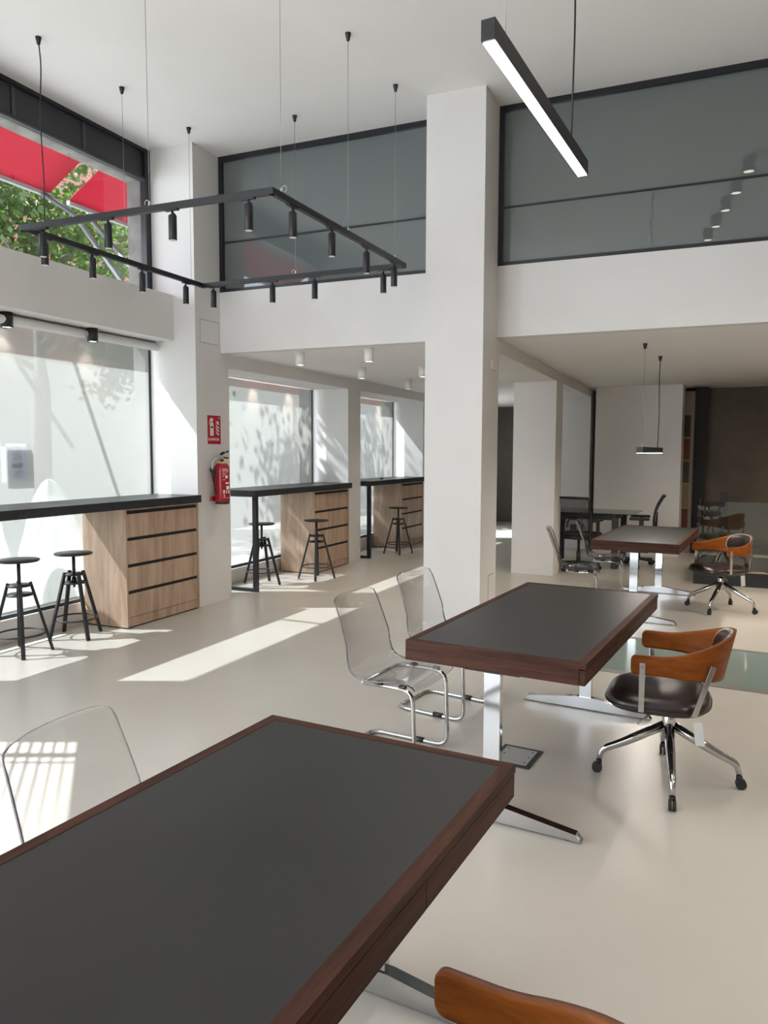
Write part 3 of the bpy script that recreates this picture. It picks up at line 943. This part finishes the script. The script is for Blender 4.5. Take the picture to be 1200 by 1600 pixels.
# ------------------------------------------------------------------ swivel armchairs (column at local origin, facing +x)
def make_armchair(label, base_turn=0.0):
    t = thing('swivel_armchair', label, 'chair', (0, 0, 0), group='bent plywood swivel armchairs')
    # plan of the band: straight arms then half ellipse
    def plan(u):
        # u 0..1 from right arm end to left arm end
        La = 0.17; half = PI * 0.5 * (0.24 + 0.225)
        tot = 2 * La + half
        s = u * tot
        if s < La:
            return (0.155 - s, -0.245 - 0.01 * (1 - s / La))
        if s > La + half:
            q = (tot - s)
            return (0.155 - q, 0.245 + 0.01 * (1 - q / La))
        a = (s - La) / half * PI
        return (-0.015 - 0.232 * math.sin(a), -0.245 * math.cos(a))
    def sm(x):
        x = max(0, min(1, x)); return x * x * (3 - 2 * x)
    def zr(u):
        k = sm(1 - abs(u - 0.5) * 2 / 0.80)
        return 0.570 - 0.035 * k, 0.658 + 0.098 * k
    N = 64
    def fn(u, v):
        u = u - math.sin(2 * PI * u) / (2 * PI) * 0.9
        x, y = plan(u); lo, hi = zr(u)
        e = min(u, 1 - u) * 1.07
        r = 0.024
        if e < r:                    # rounded arm ends
            dh = r - math.sqrt(max(0, r * r - (r - e) ** 2))
            lo, hi = lo + dh, hi - dh
        z = lo + (hi - lo) * v
        # band leans outwards toward its top at the back
        k = sm(1 - abs(u - 0.5) * 2 / 0.8)
        return (x - 0.045 * k * (v - 0.5), y, z)
    s = mb('cognac').grid(fn, N, 8)
    o = s.build('wooden_band', t, fix=False)
    solid(o, 0.013, 0.0, 'cognac_edge')
    # back pad on the inside of the band
    p = mb('brown_leather')
    def pad(u, v):
        a = 2 * PI * u
        q = math.cos(a); w = math.sin(a)
        ex = 2.6
        qq = math.copysign(abs(q) ** (2 / ex), q); ww = math.copysign(abs(w) ** (2 / ex), w)
        rr = math.sin(v * PI / 2)
        uu = 0.5 + 0.165 * qq * rr
        zz = 0.653 + 0.092 * ww * rr
        x, y = plan(uu)
        d = Vector((-x - 0.015, -y, 0)).normalized()
        th = 0.009 + 0.034 * math.sqrt(max(0, 1 - rr ** 3))
        lean = -0.045 * ((zz - 0.535) / 0.22 - 0.5)
        return (x + d.x * th + lean, y + d.y * th, zz)
    p.grid(pad, 40, 10)
    po = p.build('back_pad', t, fix=False)
    mb('pale_piping').tube([pad(i / 40, 1.0) for i in range(40)], 0.004, closed=True, n=6).build('piping', po)
    # seat cushion
    def outline(a, k=1.0):
        ex = 3.0
        q, w = math.cos(a), math.sin(a)
        return 0.052 + 0.232 * k * math.copysign(abs(q) ** (2 / ex), q), 0.238 * k * math.copysign(abs(w) ** (2 / ex), w)
    c = mb('brown_leather')
    rings = []
    for k, z in ((0.15, 0.372), (0.80, 0.372), (0.93, 0.380), (0.99, 0.396), (1.0, 0.410), (0.985, 0.424), (0.93, 0.442), (0.82, 0.455), (0.62, 0.463), (0.35, 0.462), (0.05, 0.459)):
        rings.append([(*outline(2*PI*i/48, k), z) for i in range(48)])
    c.ring_loft(rings)
    so = c.build('seat', t)
    mb('brown_leather').tube([(*outline(2*PI*i/48, 1.003), 0.402) for i in range(48)], 0.005, closed=True, n=6).build('seam', so)
    mb('black_plastic').box(-0.10, 0.13, -0.09, 0.09, 0.352, 0.373, 0.008).cyl((0, 0, 0.33), (0, 0, 0.36), 0.03).build('tilt_plate', t)
    for sy in (-1, 1):
        f = mb('chrome')
        f.bar((0.105, sy * 0.260, 0.625), (0.105, sy * 0.260, 0.40), 0.006, 0.026, up=(1, 0, 0), bev=0.002)
        f.bar((0.105, sy * 0.260, 0.402), (0.10, sy * 0.14, 0.370), 0.026, 0.006, bev=0.002)
        f.cyl((0.105, sy * 0.258, 0.60), (0.105, sy * 0.268, 0.60), 0.007)
        f.build('front_bracket', t)
        r = mb('chrome')
        r.bar((-0.185, sy * 0.192, 0.625), (-0.115, sy * 0.245, 0.405), 0.008, 0.024, up=(0.3, 0, 1), bev=0.002)
        r.bar((-0.115, sy * 0.245, 0.407), (-0.07, sy * 0.13, 0.370), 0.024, 0.006, bev=0.002)
        r.build('rear_bracket', t)
    g = mb('chrome').lathe([(0.024, 0.205), (0.031, 0.215), (0.031, 0.315), (0.027, 0.325), (0.018, 0.33)]).build('hub', t)
    mb('grey_steel').cyl((0, 0, 0.32), (0, 0, 0.36), 0.0165).build('gas_column', t)
    mb('brushed_steel').tube([(0.05, 0.06, 0.362), (0.12, 0.23, 0.335)], 0.004).build('lever', t)
    for k in range(4):
        M = Matrix.Rotation(base_turn + k * PI / 2, 4, 'Z')
        l = mb('chrome')
        l.tube([M @ Vector(q) for q in ((0.02, 0, 0.268), (0.20, 0, 0.165), (0.300, 0, 0.118), (0.314, 0, 0.066))], (0.0225, 0.0135), 0.045, 12)
        lo = l.build('leg', t)
        w = mb('rubber')
        for s in (-1, 1):
            a, bb = M @ Vector((0.322, s * 0.003, 0.024)), M @ Vector((0.322, s * 0.015, 0.024))
            w.cyl(a, bb, 0.024, n=18)
        w.cyl(M @ Vector((0.314, 0, 0.045)), M @ Vector((0.314, 0, 0.062)), 0.014)
        w.build('castor', lo)
    return t
def tagged(t, x, y):
    o = mb('hose_grey').box(-0.001, 0.001, -0.020, 0.020, -0.105, 0.0).build('hang_tag', t)
    o.location = (x, y, 0.385); o.rotation_euler = (0.12, 0.06, 1.35)
    o['label'] = 'pale paper hang tag'
a2 = make_armchair('cognac plywood armchair with dark leather seat at the middle table', math.radians(7.5))
a2.location = (-0.195, 3.717, 0); a2.rotation_euler = (0, 0, math.radians(180))
tagged(a2, -0.13, 0.25)
a3 = make_armchair('cognac plywood armchair turned outward at the rear table', math.radians(-17 + 141))
a3.location = (0.015, 8.085, 0); a3.rotation_euler = (0, 0, math.radians(-141))
tagged(a3, -0.02, 0.27)
a1_ = make_armchair('cognac plywood armchair cut by the bottom edge of the photo', math.radians(20))
a1_.location = (-0.285, 0.92, 0); a1_.rotation_euler = (0, 0, math.radians(178))

# ------------------------------------------------------------------ suspended square track light
ZT = 3.13
A, B, C_, D = (Vector(p) for p in ((-4.53, 3.858, ZT), (-2.522, 3.93, ZT), (-2.498, 5.90, ZT), (-4.53, 5.85, ZT)))
t = thing('pendant_track_light', 'square black track light frame hanging on wires with small spotlights', 'lamp', (0, 0, 0))
for p, q in ((A, B), (B, C_), (C_, D), (D, A)):
    d = (q - p).normalized()
    dz = Vector((0, 0, -0.02))
    mb('black_paint').bar(p - d * 0.017 + dz, q + d * 0.017 + dz, 0.034, 0.040, bev=0.002).build('rail', t)
FR = [(A, B, (0.091, 0.377, 0.637, 0.918)), (B, C_, (0.117, 0.372, 0.644, 0.900)), (C_, D, (0.091, 0.414, 0.626, 0.940)), (D, A, (0.123, 0.406, 0.681, 0.908))]
sp0 = None
for p, q, fr in FR:
    d = (q - p).normalized()
    ang = math.atan2(d.y, d.x)
    for k in fr:
        c = p + (q - p) * k
        if sp0 is None:
            s = mb('black_paint')
            s.box(-0.055, 0.045, -0.014, 0.014, -0.050, -0.038, 0.002)
            s.cyl((0, 0, -0.05), (0, 0, -0.072), 0.007).cyl((0, 0, -0.066), (0.012, 0, -0.085), 0.012, 0.016)
            s.lathe([(0.024, -0.232), (0.026, -0.230), (0.026, -0.082), (0.023, -0.078), (0.002, -0.078)], n=20)
            sp0 = s.build('spotlight', t)
            mb('lens').lathe([(0.023, -0.2325), (0.0005, -0.2325)], n=20).build('lens', sp0)
            o = sp0
        else:
            o = sp0.copy(); COL.objects.link(o); o.parent = t
            e = sp0.children[0].copy(); COL.objects.link(e); e.parent = o
        o.location = c; o.rotation_euler = (0, 0, ang)
def wire(parent, x, y, zb, zt, r=0.0016, mat='grey_steel', cup=True, loop=True):
    w = mb(mat).cyl((x, y, zb - 0.004), (x, y, zt), r, n=6)
    o = w.build('suspension_wire', parent)
    if cup:
        mb('black_paint').lathe([(0.006, -0.052), (0.011, -0.050), (0.021, -0.004), (0.021, 0.0)], (x, y, zt), n=16).build('ceiling_cup', o)
    if loop:
        mb('white_metal').cyl((x, y, zb - 0.002), (x, y, zb + 0.030), 0.004, n=8).build('wire_clamp', o)
    return o
for x, y in ((-4.545, 4.87), (-4.543, 5.70), (-3.534, 5.88), (-2.515, 4.915), (-2.508, 5.735), (-3.429, 3.897), (-2.52, 4.03)):
    wire(t, x, y, ZT, ZC)
for x, y, s in ((-4.543, 5.70, -1), (-3.534, 5.88, -1), (-3.429, 3.897, -1), (-2.52, 4.03, 1)):
    mb('white_metal').tube([(x + s * 0.022 + 0.016 * math.cos(a), y, ZT + 0.022 + 0.019 * math.sin(a)) for a in [i * PI / 6 - PI / 2 for i in range(11)]], 0.0016, n=6).build('wire_tail', t)
pc = mb('black_paint').tube([(-4.548, 4.062, ZT), (-4.542, 4.066, 3.5), (-4.553, 4.058, 3.95), (-4.538, 4.07, 4.30), (-4.548, 4.062, ZC - 0.03)], 0.0045, 0.1, 8).build('power_cable', t)
mb('black_paint').lathe([(0.006, -0.052), (0.011, -0.050), (0.021, -0.004), (0.021, 0.0)], (-4.548, 4.062, ZC), n=16).build('ceiling_cup', pc)

# ------------------------------------------------------------------ linear pendants
def linear(name, p0, p1, zb, zc, label, mat, wires, w=0.05, h=0.07, watts=30):
    t = thing(name, label, 'lamp', (0, 0, 0), group='black linear pendant lamps')
    p0, p1 = Vector((*p0, zb + h / 2)), Vector((*p1, zb + h / 2))
    d = (p1 - p0).normalized(); s = Vector((-d.y, d.x, 0))
    mb('black_paint').bar(p0, p1, w, h, bev=0.001).build('housing', t)
    dz = Vector((0, 0, -h / 2 - 0.001))
    df = mb(mat).bar(p0 + d * 0.012 + dz, p1 - d * 0.012 + dz, w - 0.008, 0.004)
    df.build('diffuser', t)
    for i, k in enumerate(wires):
        c = p0 + (p1 - p0) * k
        if i == len(wires) - 1:
            o = mb('black_paint').tube([(c.x, c.y, zb + h), (c.x + 0.006, c.y, zb + (zc - zb) * 0.4), (c.x - 0.004, c.y, zb + (zc - zb) * 0.75), (c.x, c.y, zc - 0.03)], 0.0045, 0.1, 8).build('power_cable', t)
            mb('black_paint').lathe([(0.006, -0.052), (0.011, -0.050), (0.021, -0.004), (0.021, 0.0)], (c.x, c.y, zc), n=16).build('ceiling_cup', o)
        else:
            wire(t, c.x, c.y, zb + h, zc)
    mid = (p0 + p1) / 2
    L = (p1 - p0).length
    lo = lamp('tube_lamp', 'AREA', (mid.x, mid.y, zb - 0.008), watts, (1.0, 0.90, 0.78), (0, 0, -1), t, shape='RECTANGLE', size=w * 0.8, size_y=L * 0.95)
    lo.rotation_euler = (0, 0, math.atan2(d.y, d.x) - PI / 2)
    return t
linear('pendant_linear_lamp', (-0.775, 2.545), (-0.697, 3.945), 2.94, ZC, 'long lit black linear pendant at the top right, above the middle table', 'tube_light', (0.13, 0.82), watts=11)
linear('pendant_linear_lamp', (2.30, 0.6), (2.35, 2.0), 2.94, ZC, 'unseen linear pendant added for light on the right, nearer the camera', 'tube_light', (0.13, 0.82), watts=24)  # unseen pendant added to light the right side
linear('pendant_linear_lamp', (2.42, 3.6), (2.49, 5.0), 2.94, ZC, 'unseen linear pendant added for light on the right, nearer the mezzanine', 'tube_light', (0.13, 0.82), watts=24)  # second added pendant, out of view, likewise there for its light
linear('pendant_linear_lamp', (-0.706, 7.20), (-0.632, 8.55), 1.555, ZS, 'short-looking lit black pendant seen end-on over the rear table', 'tube_light_far', (0.10, 0.86), w=0.06, h=0.055, watts=14)

# ------------------------------------------------------------------ surface downlights
def downlight(x, y, zt, r, h, body, label, group, watts, face='lamp_face', cone=95):
    t = thing('ceiling_downlight', label, 'lamp', (x, y, zt), 0, group)
    mb(body).lathe([(r * 0.80, -h + 0.006), (r * 0.86, -h), (r, -h), (r, 0.0), (0.001, 0.0)], n=28).build('housing', t)
    mb(face).lathe([(r * 0.80, -h + 0.005), (0.0005, -h + 0.005)], n=28).build('lens', t)
    if watts:
        lamp('lamp_beam', 'SPOT', (0, 0, -h - 0.003), watts, (1.0, 0.86, 0.70), (0, 0, -1), t, spot_size=math.radians(cone), spot_blend=0.8, shadow_soft_size=r * 0.7)
    return t
downlight(-5.187, 4.238, 2.643, 0.046, 0.118, 'black_paint', 'black cylinder downlight under the white beam at the left edge', 'black downlights under the beam', 4)
downlight(-5.155, 5.09, 2.643, 0.046, 0.118, 'black_paint', 'black cylinder downlight under the beam, nearer the blind\'s tube end', 'black downlights under the beam', 4)
for x, y, lab in ((-3.932, 6.62, 'white cylinder downlight at the front left of the lower ceiling'),
                  (-3.163, 6.62, 'white cylinder downlight at the front of the lower ceiling, closer to the tall pier'),
                  (-3.971, 8.12, 'white cylinder downlight in the second row of the lower ceiling'),
                  (-3.226, 8.2, 'white cylinder downlight half hidden by the tall pier edge'),
                  (-4.037, 9.72, 'smallest farthest white cylinder downlight on the lower ceiling')):
    downlight(x, y, ZS, 0.046, 0.132, 'white_metal', lab, 'white downlights on the lower ceiling', 20)
# the row of black downlights on the tall ceiling, mirrored in the mezzanine glass
for k in range(6):
    y = 5.15 - 0.62 * k + (0.02 if k % 2 else 0)
    if y > 4.7:
        continue
    downlight(0.215 - 0.075 * (k - 1), y, ZC, 0.06, 0.15, 'black_paint', 'black ceiling downlight of the row reflected in the right mezzanine glass', 'black downlights reflected in the mezzanine glass', 3, 'lamp_warm')
# added downlights out of view at the right, brightening the rear and the lower ceiling
for x, y in ((1.5, 7.6), (1.5, 10.2), (3.0, 7.6), (3.0, 10.2)):
    downlight(x, y, ZS, 0.046, 0.132, 'white_metal', 'unseen white downlight added on the lower ceiling to brighten the right side', 'unseen white downlights added for light at the right', 120, cone=160)
# small washers in the heads of the window recesses
for y, lab in ((7.72, 'small recess lamp over the blind, left warm spot of the middle window'), (8.55, 'small recess lamp over the blind, right warm spot of the middle window'),
               (10.5, 'small recess lamp over the blind, left warm spot of the far window'), (11.35, 'small recess lamp over the blind, right warm spot of the far window')):
    t = thing('recess_downlight', lab, 'lamp', (-5.13, y, 2.4145), 0, 'recess lamps over the blinds')
    mb('white_metal').lathe([(0.030, -0.004), (0.030, 0.0), (0.001, 0.0)], n=16).build('ring', t)
    lamp('lamp_beam', 'SPOT', (0, 0, -0.008), 6.0, (1.0, 0.80, 0.62), (-0.45, 0, -1), t, spot_size=math.radians(70), spot_blend=1.0, shadow_soft_size=0.01)

# ------------------------------------------------------------------ fire sign and extinguisher
XS = XP
ROT = (PI / 2, 0, PI / 2)
t = thing('fire_sign', 'red fire extinguisher sign on the white pier', 'sign', (XS, 6.24, 1.774))
mb('sign_red').box(0.0, 0.003, -0.105, 0.105, -0.143, 0.143).build('panel', t)
pi = mb('print_white')
X0, X1 = 0.003, 0.0038
pi.box(X0, X1, -0.068, -0.012, -0.06, 0.015); pi.box(X0, X1, -0.064, -0.052, 0.015, 0.033); pi.box(X0, X1, -0.022, -0.012, 0.015, 0.05)
pi.extrude_profile([(-0.068, 0.033), (-0.012, 0.033), (-0.012, 0.062), (-0.025, 0.075), (-0.055, 0.075), (-0.068, 0.062)], 'x', X0, X1)
pi.extrude_profile([(-0.078, 0.085), (-0.062, 0.115), (-0.028, 0.118), (0.0, 0.098), (-0.02, 0.105), (-0.025, 0.078), (-0.055, 0.078), (-0.058, 0.10), (-0.070, 0.075), (-0.082, 0.045)], 'x', X0, X1)
for dz, sc in ((-0.055, 1.0), (-0.02, 1.0), (0.012, 1.0), (0.05, 0.8)):
    pi.extrude_profile([(0.022, dz + 0.045), (0.036, dz + 0.018), (0.055, dz + 0.004), (0.078, dz), (0.078, dz + 0.018 * sc), (0.058, dz + 0.022 * sc), (0.042, dz + 0.032)], 'x', X0, X1)
pi.extrude_profile([(0.048, 0.085), (0.06, 0.066), (0.078, 0.052), (0.074, 0.075), (0.062, 0.092)], 'x', X0, X1)
pi.build('pictogram', t)
mb('print_dark').box(0.0038, 0.0042, -0.054, -0.024, 0.016, 0.036).build('gauge', t)
text('lettering', 'EXTINTOR', 0.036, (0.0035, -0.010, -0.098), ROT, 'print_white', t, bold=0.0008)
text('lettering', 'PS', 0.022, (0.0035, 0.078, 0.118), ROT, 'print_white', t)

EX, EY, EB = -4.628, 6.238, 1.025
t = thing('fire_extinguisher', 'red fire extinguisher hanging on the white pier below its sign', 'fire extinguisher', (EX, EY, EB))
mb('cylinder_red').lathe([(0.058, 0.018), (0.070, 0.024), (0.075, 0.04), (0.075, 0.355), (0.070, 0.385), (0.052, 0.408), (0.030, 0.420), (0.022, 0.424)], n=32).build('cylinder', t)
mb('black_plastic').lathe([(0.066, 0.0), (0.071, 0.004), (0.071, 0.024), (0.060, 0.03)], n=28).build('foot', t)
mb('yellow_collar').lathe([(0.047, 0.410), (0.050, 0.414), (0.046, 0.424), (0.022, 0.430)], n=24).build('collar', t)
v = mb('black_plastic').cyl((0, 0, 0.42), (0, 0, 0.452), 0.019)
v.mat('brushed_steel').cyl((0, 0, 0.450), (0, 0, 0.485), 0.020).cyl((0, -0.045, 0.468), (0, 0.0, 0.468), 0.010)
v.build('valve', t)
h = mb('black_plastic')
h.bar((0, -0.015, 0.500), (0, 0.035, 0.520), 0.026, 0.022, bev=0.004).bar((0, 0.03, 0.520), (0, 0.085, 0.523), 0.024, 0.010, bev=0.003).bar((0, 0.08, 0.522), (0, 0.112, 0.538), 0.022, 0.009, bev=0.003)
h.bar((0, 0.0, 0.470), (0, 0.105, 0.464), 0.024, 0.016, bev=0.005)
h.build('handle', t)
mb('hose_grey').tube([(0, -0.04, 0.468), (0.0, -0.10, 0.455), (-0.01, -0.135, 0.42), (-0.01, -0.140, 0.345)], 0.0105, 0.05, 10).build('hose', t)
n_ = mb('black_plastic').cyl((-0.01, -0.140, 0.352), (-0.008, -0.125, 0.235), 0.021, 0.012).cyl((-0.008, -0.125, 0.24), (-0.005, -0.103, 0.095), 0.0065, 0.008)
n_.build('nozzle', t)
mb('cylinder_red').box(-0.085, -0.06, -0.085, -0.02, 0.03, 0.075, 0.004).build('wall_bracket', t)
mb('black_plastic').box(-0.085, -0.055, -0.088, -0.05, 0.325, 0.365, 0.004).build('strap', t)
lb = mb('print_white')
def patch(a0, a1, z0, z1, r=0.0757, k=5):
    a0, a1 = a0 - 30, a1 - 30
    for i in range(k):
        b0, b1 = math.radians(a0 + (a1 - a0) * i / k), math.radians(a0 + (a1 - a0) * (i + 1) / k)
        lb.poly([(r * math.cos(b0), r * math.sin(b0), z0), (r * math.cos(b1), r * math.sin(b1), z0), (r * math.cos(b1), r * math.sin(b1), z1), (r * math.cos(b0), r * math.sin(b0), z1)])
for a0, a1, z0, z1 in ((-20, 25, 0.352, 0.357), (-20, 38, 0.336, 0.341), (-20, -6, 0.322, 0.325), (2, 30, 0.322, 0.325), (-20, 10, 0.308, 0.311), (-18, 25, 0.292, 0.295), (-20, -10, 0.278, 0.281), (2, 24, 0.262, 0.285),
                       (-20, 4, 0.246, 0.249), (2, 40, 0.205, 0.222), (10, 40, 0.150, 0.185), (-20, 40, 0.065, 0.067)):
    patch(a0, a1, z0, z1)
lb.build('label_print', t)
for i, chx in enumerate('ZIR'):
    a = math.radians(-40 + i * 21)
    text('lettering', chx, 0.040, (0.0765 * math.cos(a), 0.0765 * math.sin(a), 0.125), (PI / 2, 0, PI / 2 + a), 'print_white', t, bold=0.0016, depth=0.0004)
a = math.radians(-38)
text('lettering', '6', 0.032, (0.0765 * math.cos(a), 0.0765 * math.sin(a), 0.088), (PI / 2, 0, PI / 2 + a), 'print_white', t, depth=0.0004)

# ------------------------------------------------------------------ small fittings
t = thing('access_panel', 'white flush access panel on the pier above the fire sign', 'panel', (XP, 6.19, 2.738))
mb('wall_white').box(0.0, 0.003, -0.146, 0.146, -0.110, 0.110, 0.001).build('door', t)
mb('concrete').box(0.0, 0.0012, -0.150, 0.150, -0.114, 0.114).build('frame', t)
t = thing('wall_switch', 'small white square switch box high on the tall pier', 'switch', (-1.846, 6.33, 2.30))
mb('white_plastic').box(0.0, 0.022, -0.075, 0.075, -0.042, 0.042, 0.004).build('box', t)
mb('white_plastic').box(0.022, 0.026, -0.015, 0.05, -0.026, 0.026, 0.002).build('rocker', t)
t = thing('access_panel', 'small white flush panel low on the tall pier', 'panel', (-1.846, 6.36, 0.33))
mb('wall_white').box(0.0, 0.004, -0.075, 0.075, -0.15, 0.15, 0.001).build('door', t)
mb('concrete').box(0.0, 0.0015, -0.080, 0.080, -0.155, 0.155).build('frame', t)

t = thing('floor_socket', 'steel floor socket plate with black rim beside the middle table leg', 'socket', (-0.918, 3.682, 0), math.radians(-4.5))
mb('black_plastic').box(-0.105, 0.105, -0.125, 0.125, 0.0, 0.006, 0.002).build('rim', t)
mb('sheet_steel').box(-0.082, 0.082, -0.098, 0.098, 0.006, 0.008).build('plate', t)
sc = mb('slot_black')
for x in (-0.065, 0.065):
    for y in (-0.07, -0.0, 0.07):
        sc.cyl((x, y, 0.008), (x, y, 0.009), 0.005, n=8)
sc.build('screws', t)

# ------------------------------------------------------------------ back right: stairwell, railing, samples, office set
x0, x1, y0, y1 = SW
t = thing('stair_railing', 'clear glass stair railing with black base at the right edge', 'railing', (0, 0, 0))
mb('black_paint').box(x0 - 0.02, x1, y0 - 0.02, y0 + 0.03, 0, 0.155).box(x0 - 0.02, x0 + 0.03, y0, y1, 0, 0.155).build('base', t)
g = mb('railing_glass')
for k in range(2):
    g.box(x0 + 1.75 * k, x0 + 1.74 * (k + 1), y0, y0 + 0.012, 0.155, 0.985)
g.box(x0, x0 + 0.012, y0 + 0.012, y1, 0.155, 0.985)
g.build('glass_panel', t)
s = mb('stair_beige')
s.box(x0, x1, y0, y1, -0.14, -0.015)
s.mat('stair_dark').box(x0, x1, y1, y1 + 1.75, -0.16, -0.03)
struct(s.build('trim_4'))
o = mb('cardboard').box(-0.13, 0.13, -0.05, 0.05, 0, 0.09, 0.004).build('cardboard_box'); o.location = (0.40, 10.30, -0.015); tag(o, 'small tan cardboard box on the stair behind the railing', 'box')
t = thing('steel_post', 'slim dark post standing behind the glass railing', 'post', (0.02, 12.0, -0.03))
mb('black_paint').box(-0.055, 0.055, -0.03, 0.03, 0.01, 1.02, 0.003).build('shaft', t)
mb('black_paint').box(-0.09, 0.09, -0.07, 0.07, 0.0, 0.01).build('foot_plate', t)
struct(mb('slot_black').box(-0.435, -0.265, 12.50, 12.70, -0.03, ZS).build('trim_5'))
# shelf with colour samples against the white block
t = thing('sample_rack', 'narrow rack of colour samples beside the white wall block', 'rack', (-0.525, 12.53, 0), -PI / 2)
mb('sample_board').box(-0.02, 0.0, -0.20, 0.085, 0.0, 2.50).build('back_board', t)
for z0, z1, mname, lab in ((1.80, 2.13, 'sample_olive', 'dark olive sample'), (1.45, 1.77, 'sample_rust', 'rust red sample'), (1.09, 1.42, 'sample_olive', 'dark olive sample'), (0.71, 1.07, 'sample_sand', 'sand coloured sample'), (0.36, 0.69, 'sample_wine', 'wine red sample')):
    o = mb(mname).box(0.0, 0.012, -0.075, 0.035, z0, z1, 0.002).build('colour_sample', t)
    o['label'] = lab

# glass desk
t = thing('glass_desk', 'black framed desk with green glass top at the back', 'desk', (-1.70, 10.70, 0), math.radians(-3))
mb('desk_glass').box(-0.62, 0.66, -0.42, 0.42, 0.735, 0.747, 0.002).build('glass_top', t)
f = mb('black_paint')
f.box(-0.52, 0.42, -0.36, -0.30, 0.655, 0.715); f.box(-0.52, 0.42, 0.30, 0.36, 0.655, 0.715)
f.box(-0.52, -0.46, -0.30, 0.30, 0.655, 0.715); f.box(0.36, 0.42, -0.30, 0.30, 0.655, 0.715)
f.build('frame', t)
for sx in (-0.46, 0.42):
    for sy in (-0.33, 0.33):
        l = mb('black_paint').box(sx - 0.04, sx + 0.04, sy - 0.035, sy + 0.035, 0.0, 0.70, 0.01)
        l.cyl((sx, sy, 0.69), (sx, sy, 0.735), 0.03)
        l.build('leg', t)

def make_mesh_chair(label):
    t = thing('mesh_office_chair', label, 'chair', (0, 0, 0), group='black mesh office chairs')
    def curve(z):
        return -0.20 - 0.10 * ((z - 0.52) / 0.45) - 0.05 * math.sin((z - 0.52) / 0.45 * PI) * -1
    f = mb('black_plastic')
    zz = [0.50 + 0.47 * i / 8 for i in range(9)]
    for s in (-1, 1):
        f.tube([(curve(z), s * 0.225, z) for z in zz], 0.016, n=8)
    f.tube([(curve(0.97), -0.225, 0.97), (curve(0.97) - 0.02, 0, 0.975), (curve(0.97), 0.225, 0.97)], 0.017, n=8)
    f.tube([(curve(0.50), -0.225, 0.50), (curve(0.50) - 0.02, 0, 0.50), (curve(0.50), 0.225, 0.50)], 0.02, n=8)
    f.bar((-0.19, 0, 0.44), (curve(0.6) - 0.03, 0, 0.62), 0.07, 0.025)
    f.build('back_frame', t)
    ms = mb('mesh_black')
    for k in range(1, 38):
        y = -0.22 + 0.44 * k / 38
        ms.tube([(curve(z) - 0.015 * (1 - (y / 0.22) ** 2), y, z) for z in zz], 0.0032, n=4)
    for k in range(1, 34):
        z = 0.50 + 0.47 * k / 34
        ms.tube([(curve(z) - 0.015 * (1 - (q) ** 2), 0.22 * q, z) for q in (-1, -0.5, 0, 0.5, 1)], 0.0024, n=4)
    ms.build('mesh_back', t)
    lu = mb('black_plastic')
    for w_, z0_, z1_ in ((0.13, 0.56, 0.74), (0.085, 0.58, 0.69)):
        lu.tube([(curve(z0_) - 0.03, -w_, z0_), (curve(z1_) - 0.03, -w_ * 0.8, z1_), (curve(z1_) - 0.03, w_ * 0.8, z1_), (curve(z0_) - 0.03, w_, z0_)], 0.010, 0.04, 8)
    lu.build('lumbar_support', t)
    mb('mesh_black').box(-0.20, 0.26, -0.235, 0.235, 0.42, 0.50, 0.03).build('seat', t)
    for s in (-1, 1):
        mb('black_plastic').box(-0.14, 0.12, s * 0.255 - 0.035, s * 0.255 + 0.035, 0.655, 0.69, 0.012).bar((-0.03, s * 0.262, 0.43), (-0.03, s * 0.262, 0.66), 0.05, 0.03, up=(0, 1, 0)).bar((-0.03, s * 0.10, 0.43), (-0.03, s * 0.262, 0.43), 0.05, 0.03).build('armrest', t)
    mb('black_plastic').cyl((0, 0, 0.09), (0, 0, 0.25), 0.028).cyl((0, 0, 0.24), (0, 0, 0.42), 0.018).build('column', t)
    for k in range(5):
        M = Matrix.Rotation(2 * PI * k / 5 + 0.3, 4, 'Z')
        l = mb('black_plastic').bar(M @ Vector((0.02, 0, 0.11)), M @ Vector((0.28, 0, 0.08)), 0.042, 0.03, bev=0.006).build('base_leg', t)
        w = mb('rubber')
        for s in (-1, 1):
            w.cyl(M @ Vector((0.28, s * 0.008, 0.03)), M @ Vector((0.28, s * 0.028, 0.03)), 0.03, n=14)
        w.cyl(M @ Vector((0.28, 0, 0.05)), M @ Vector((0.28, 0, 0.075)), 0.012)
        w.build('castor', l)
    return t
m1 = make_mesh_chair('black mesh office chair seen from behind, in front of the glass desk')
m1.location = (-1.72, 10.06, 0); m1.rotation_euler = (0, 0, math.radians(80))
m2 = dup(m1, (-1.03, 10.72, 0), math.radians(184), 'black mesh office chair in profile right of the glass desk')
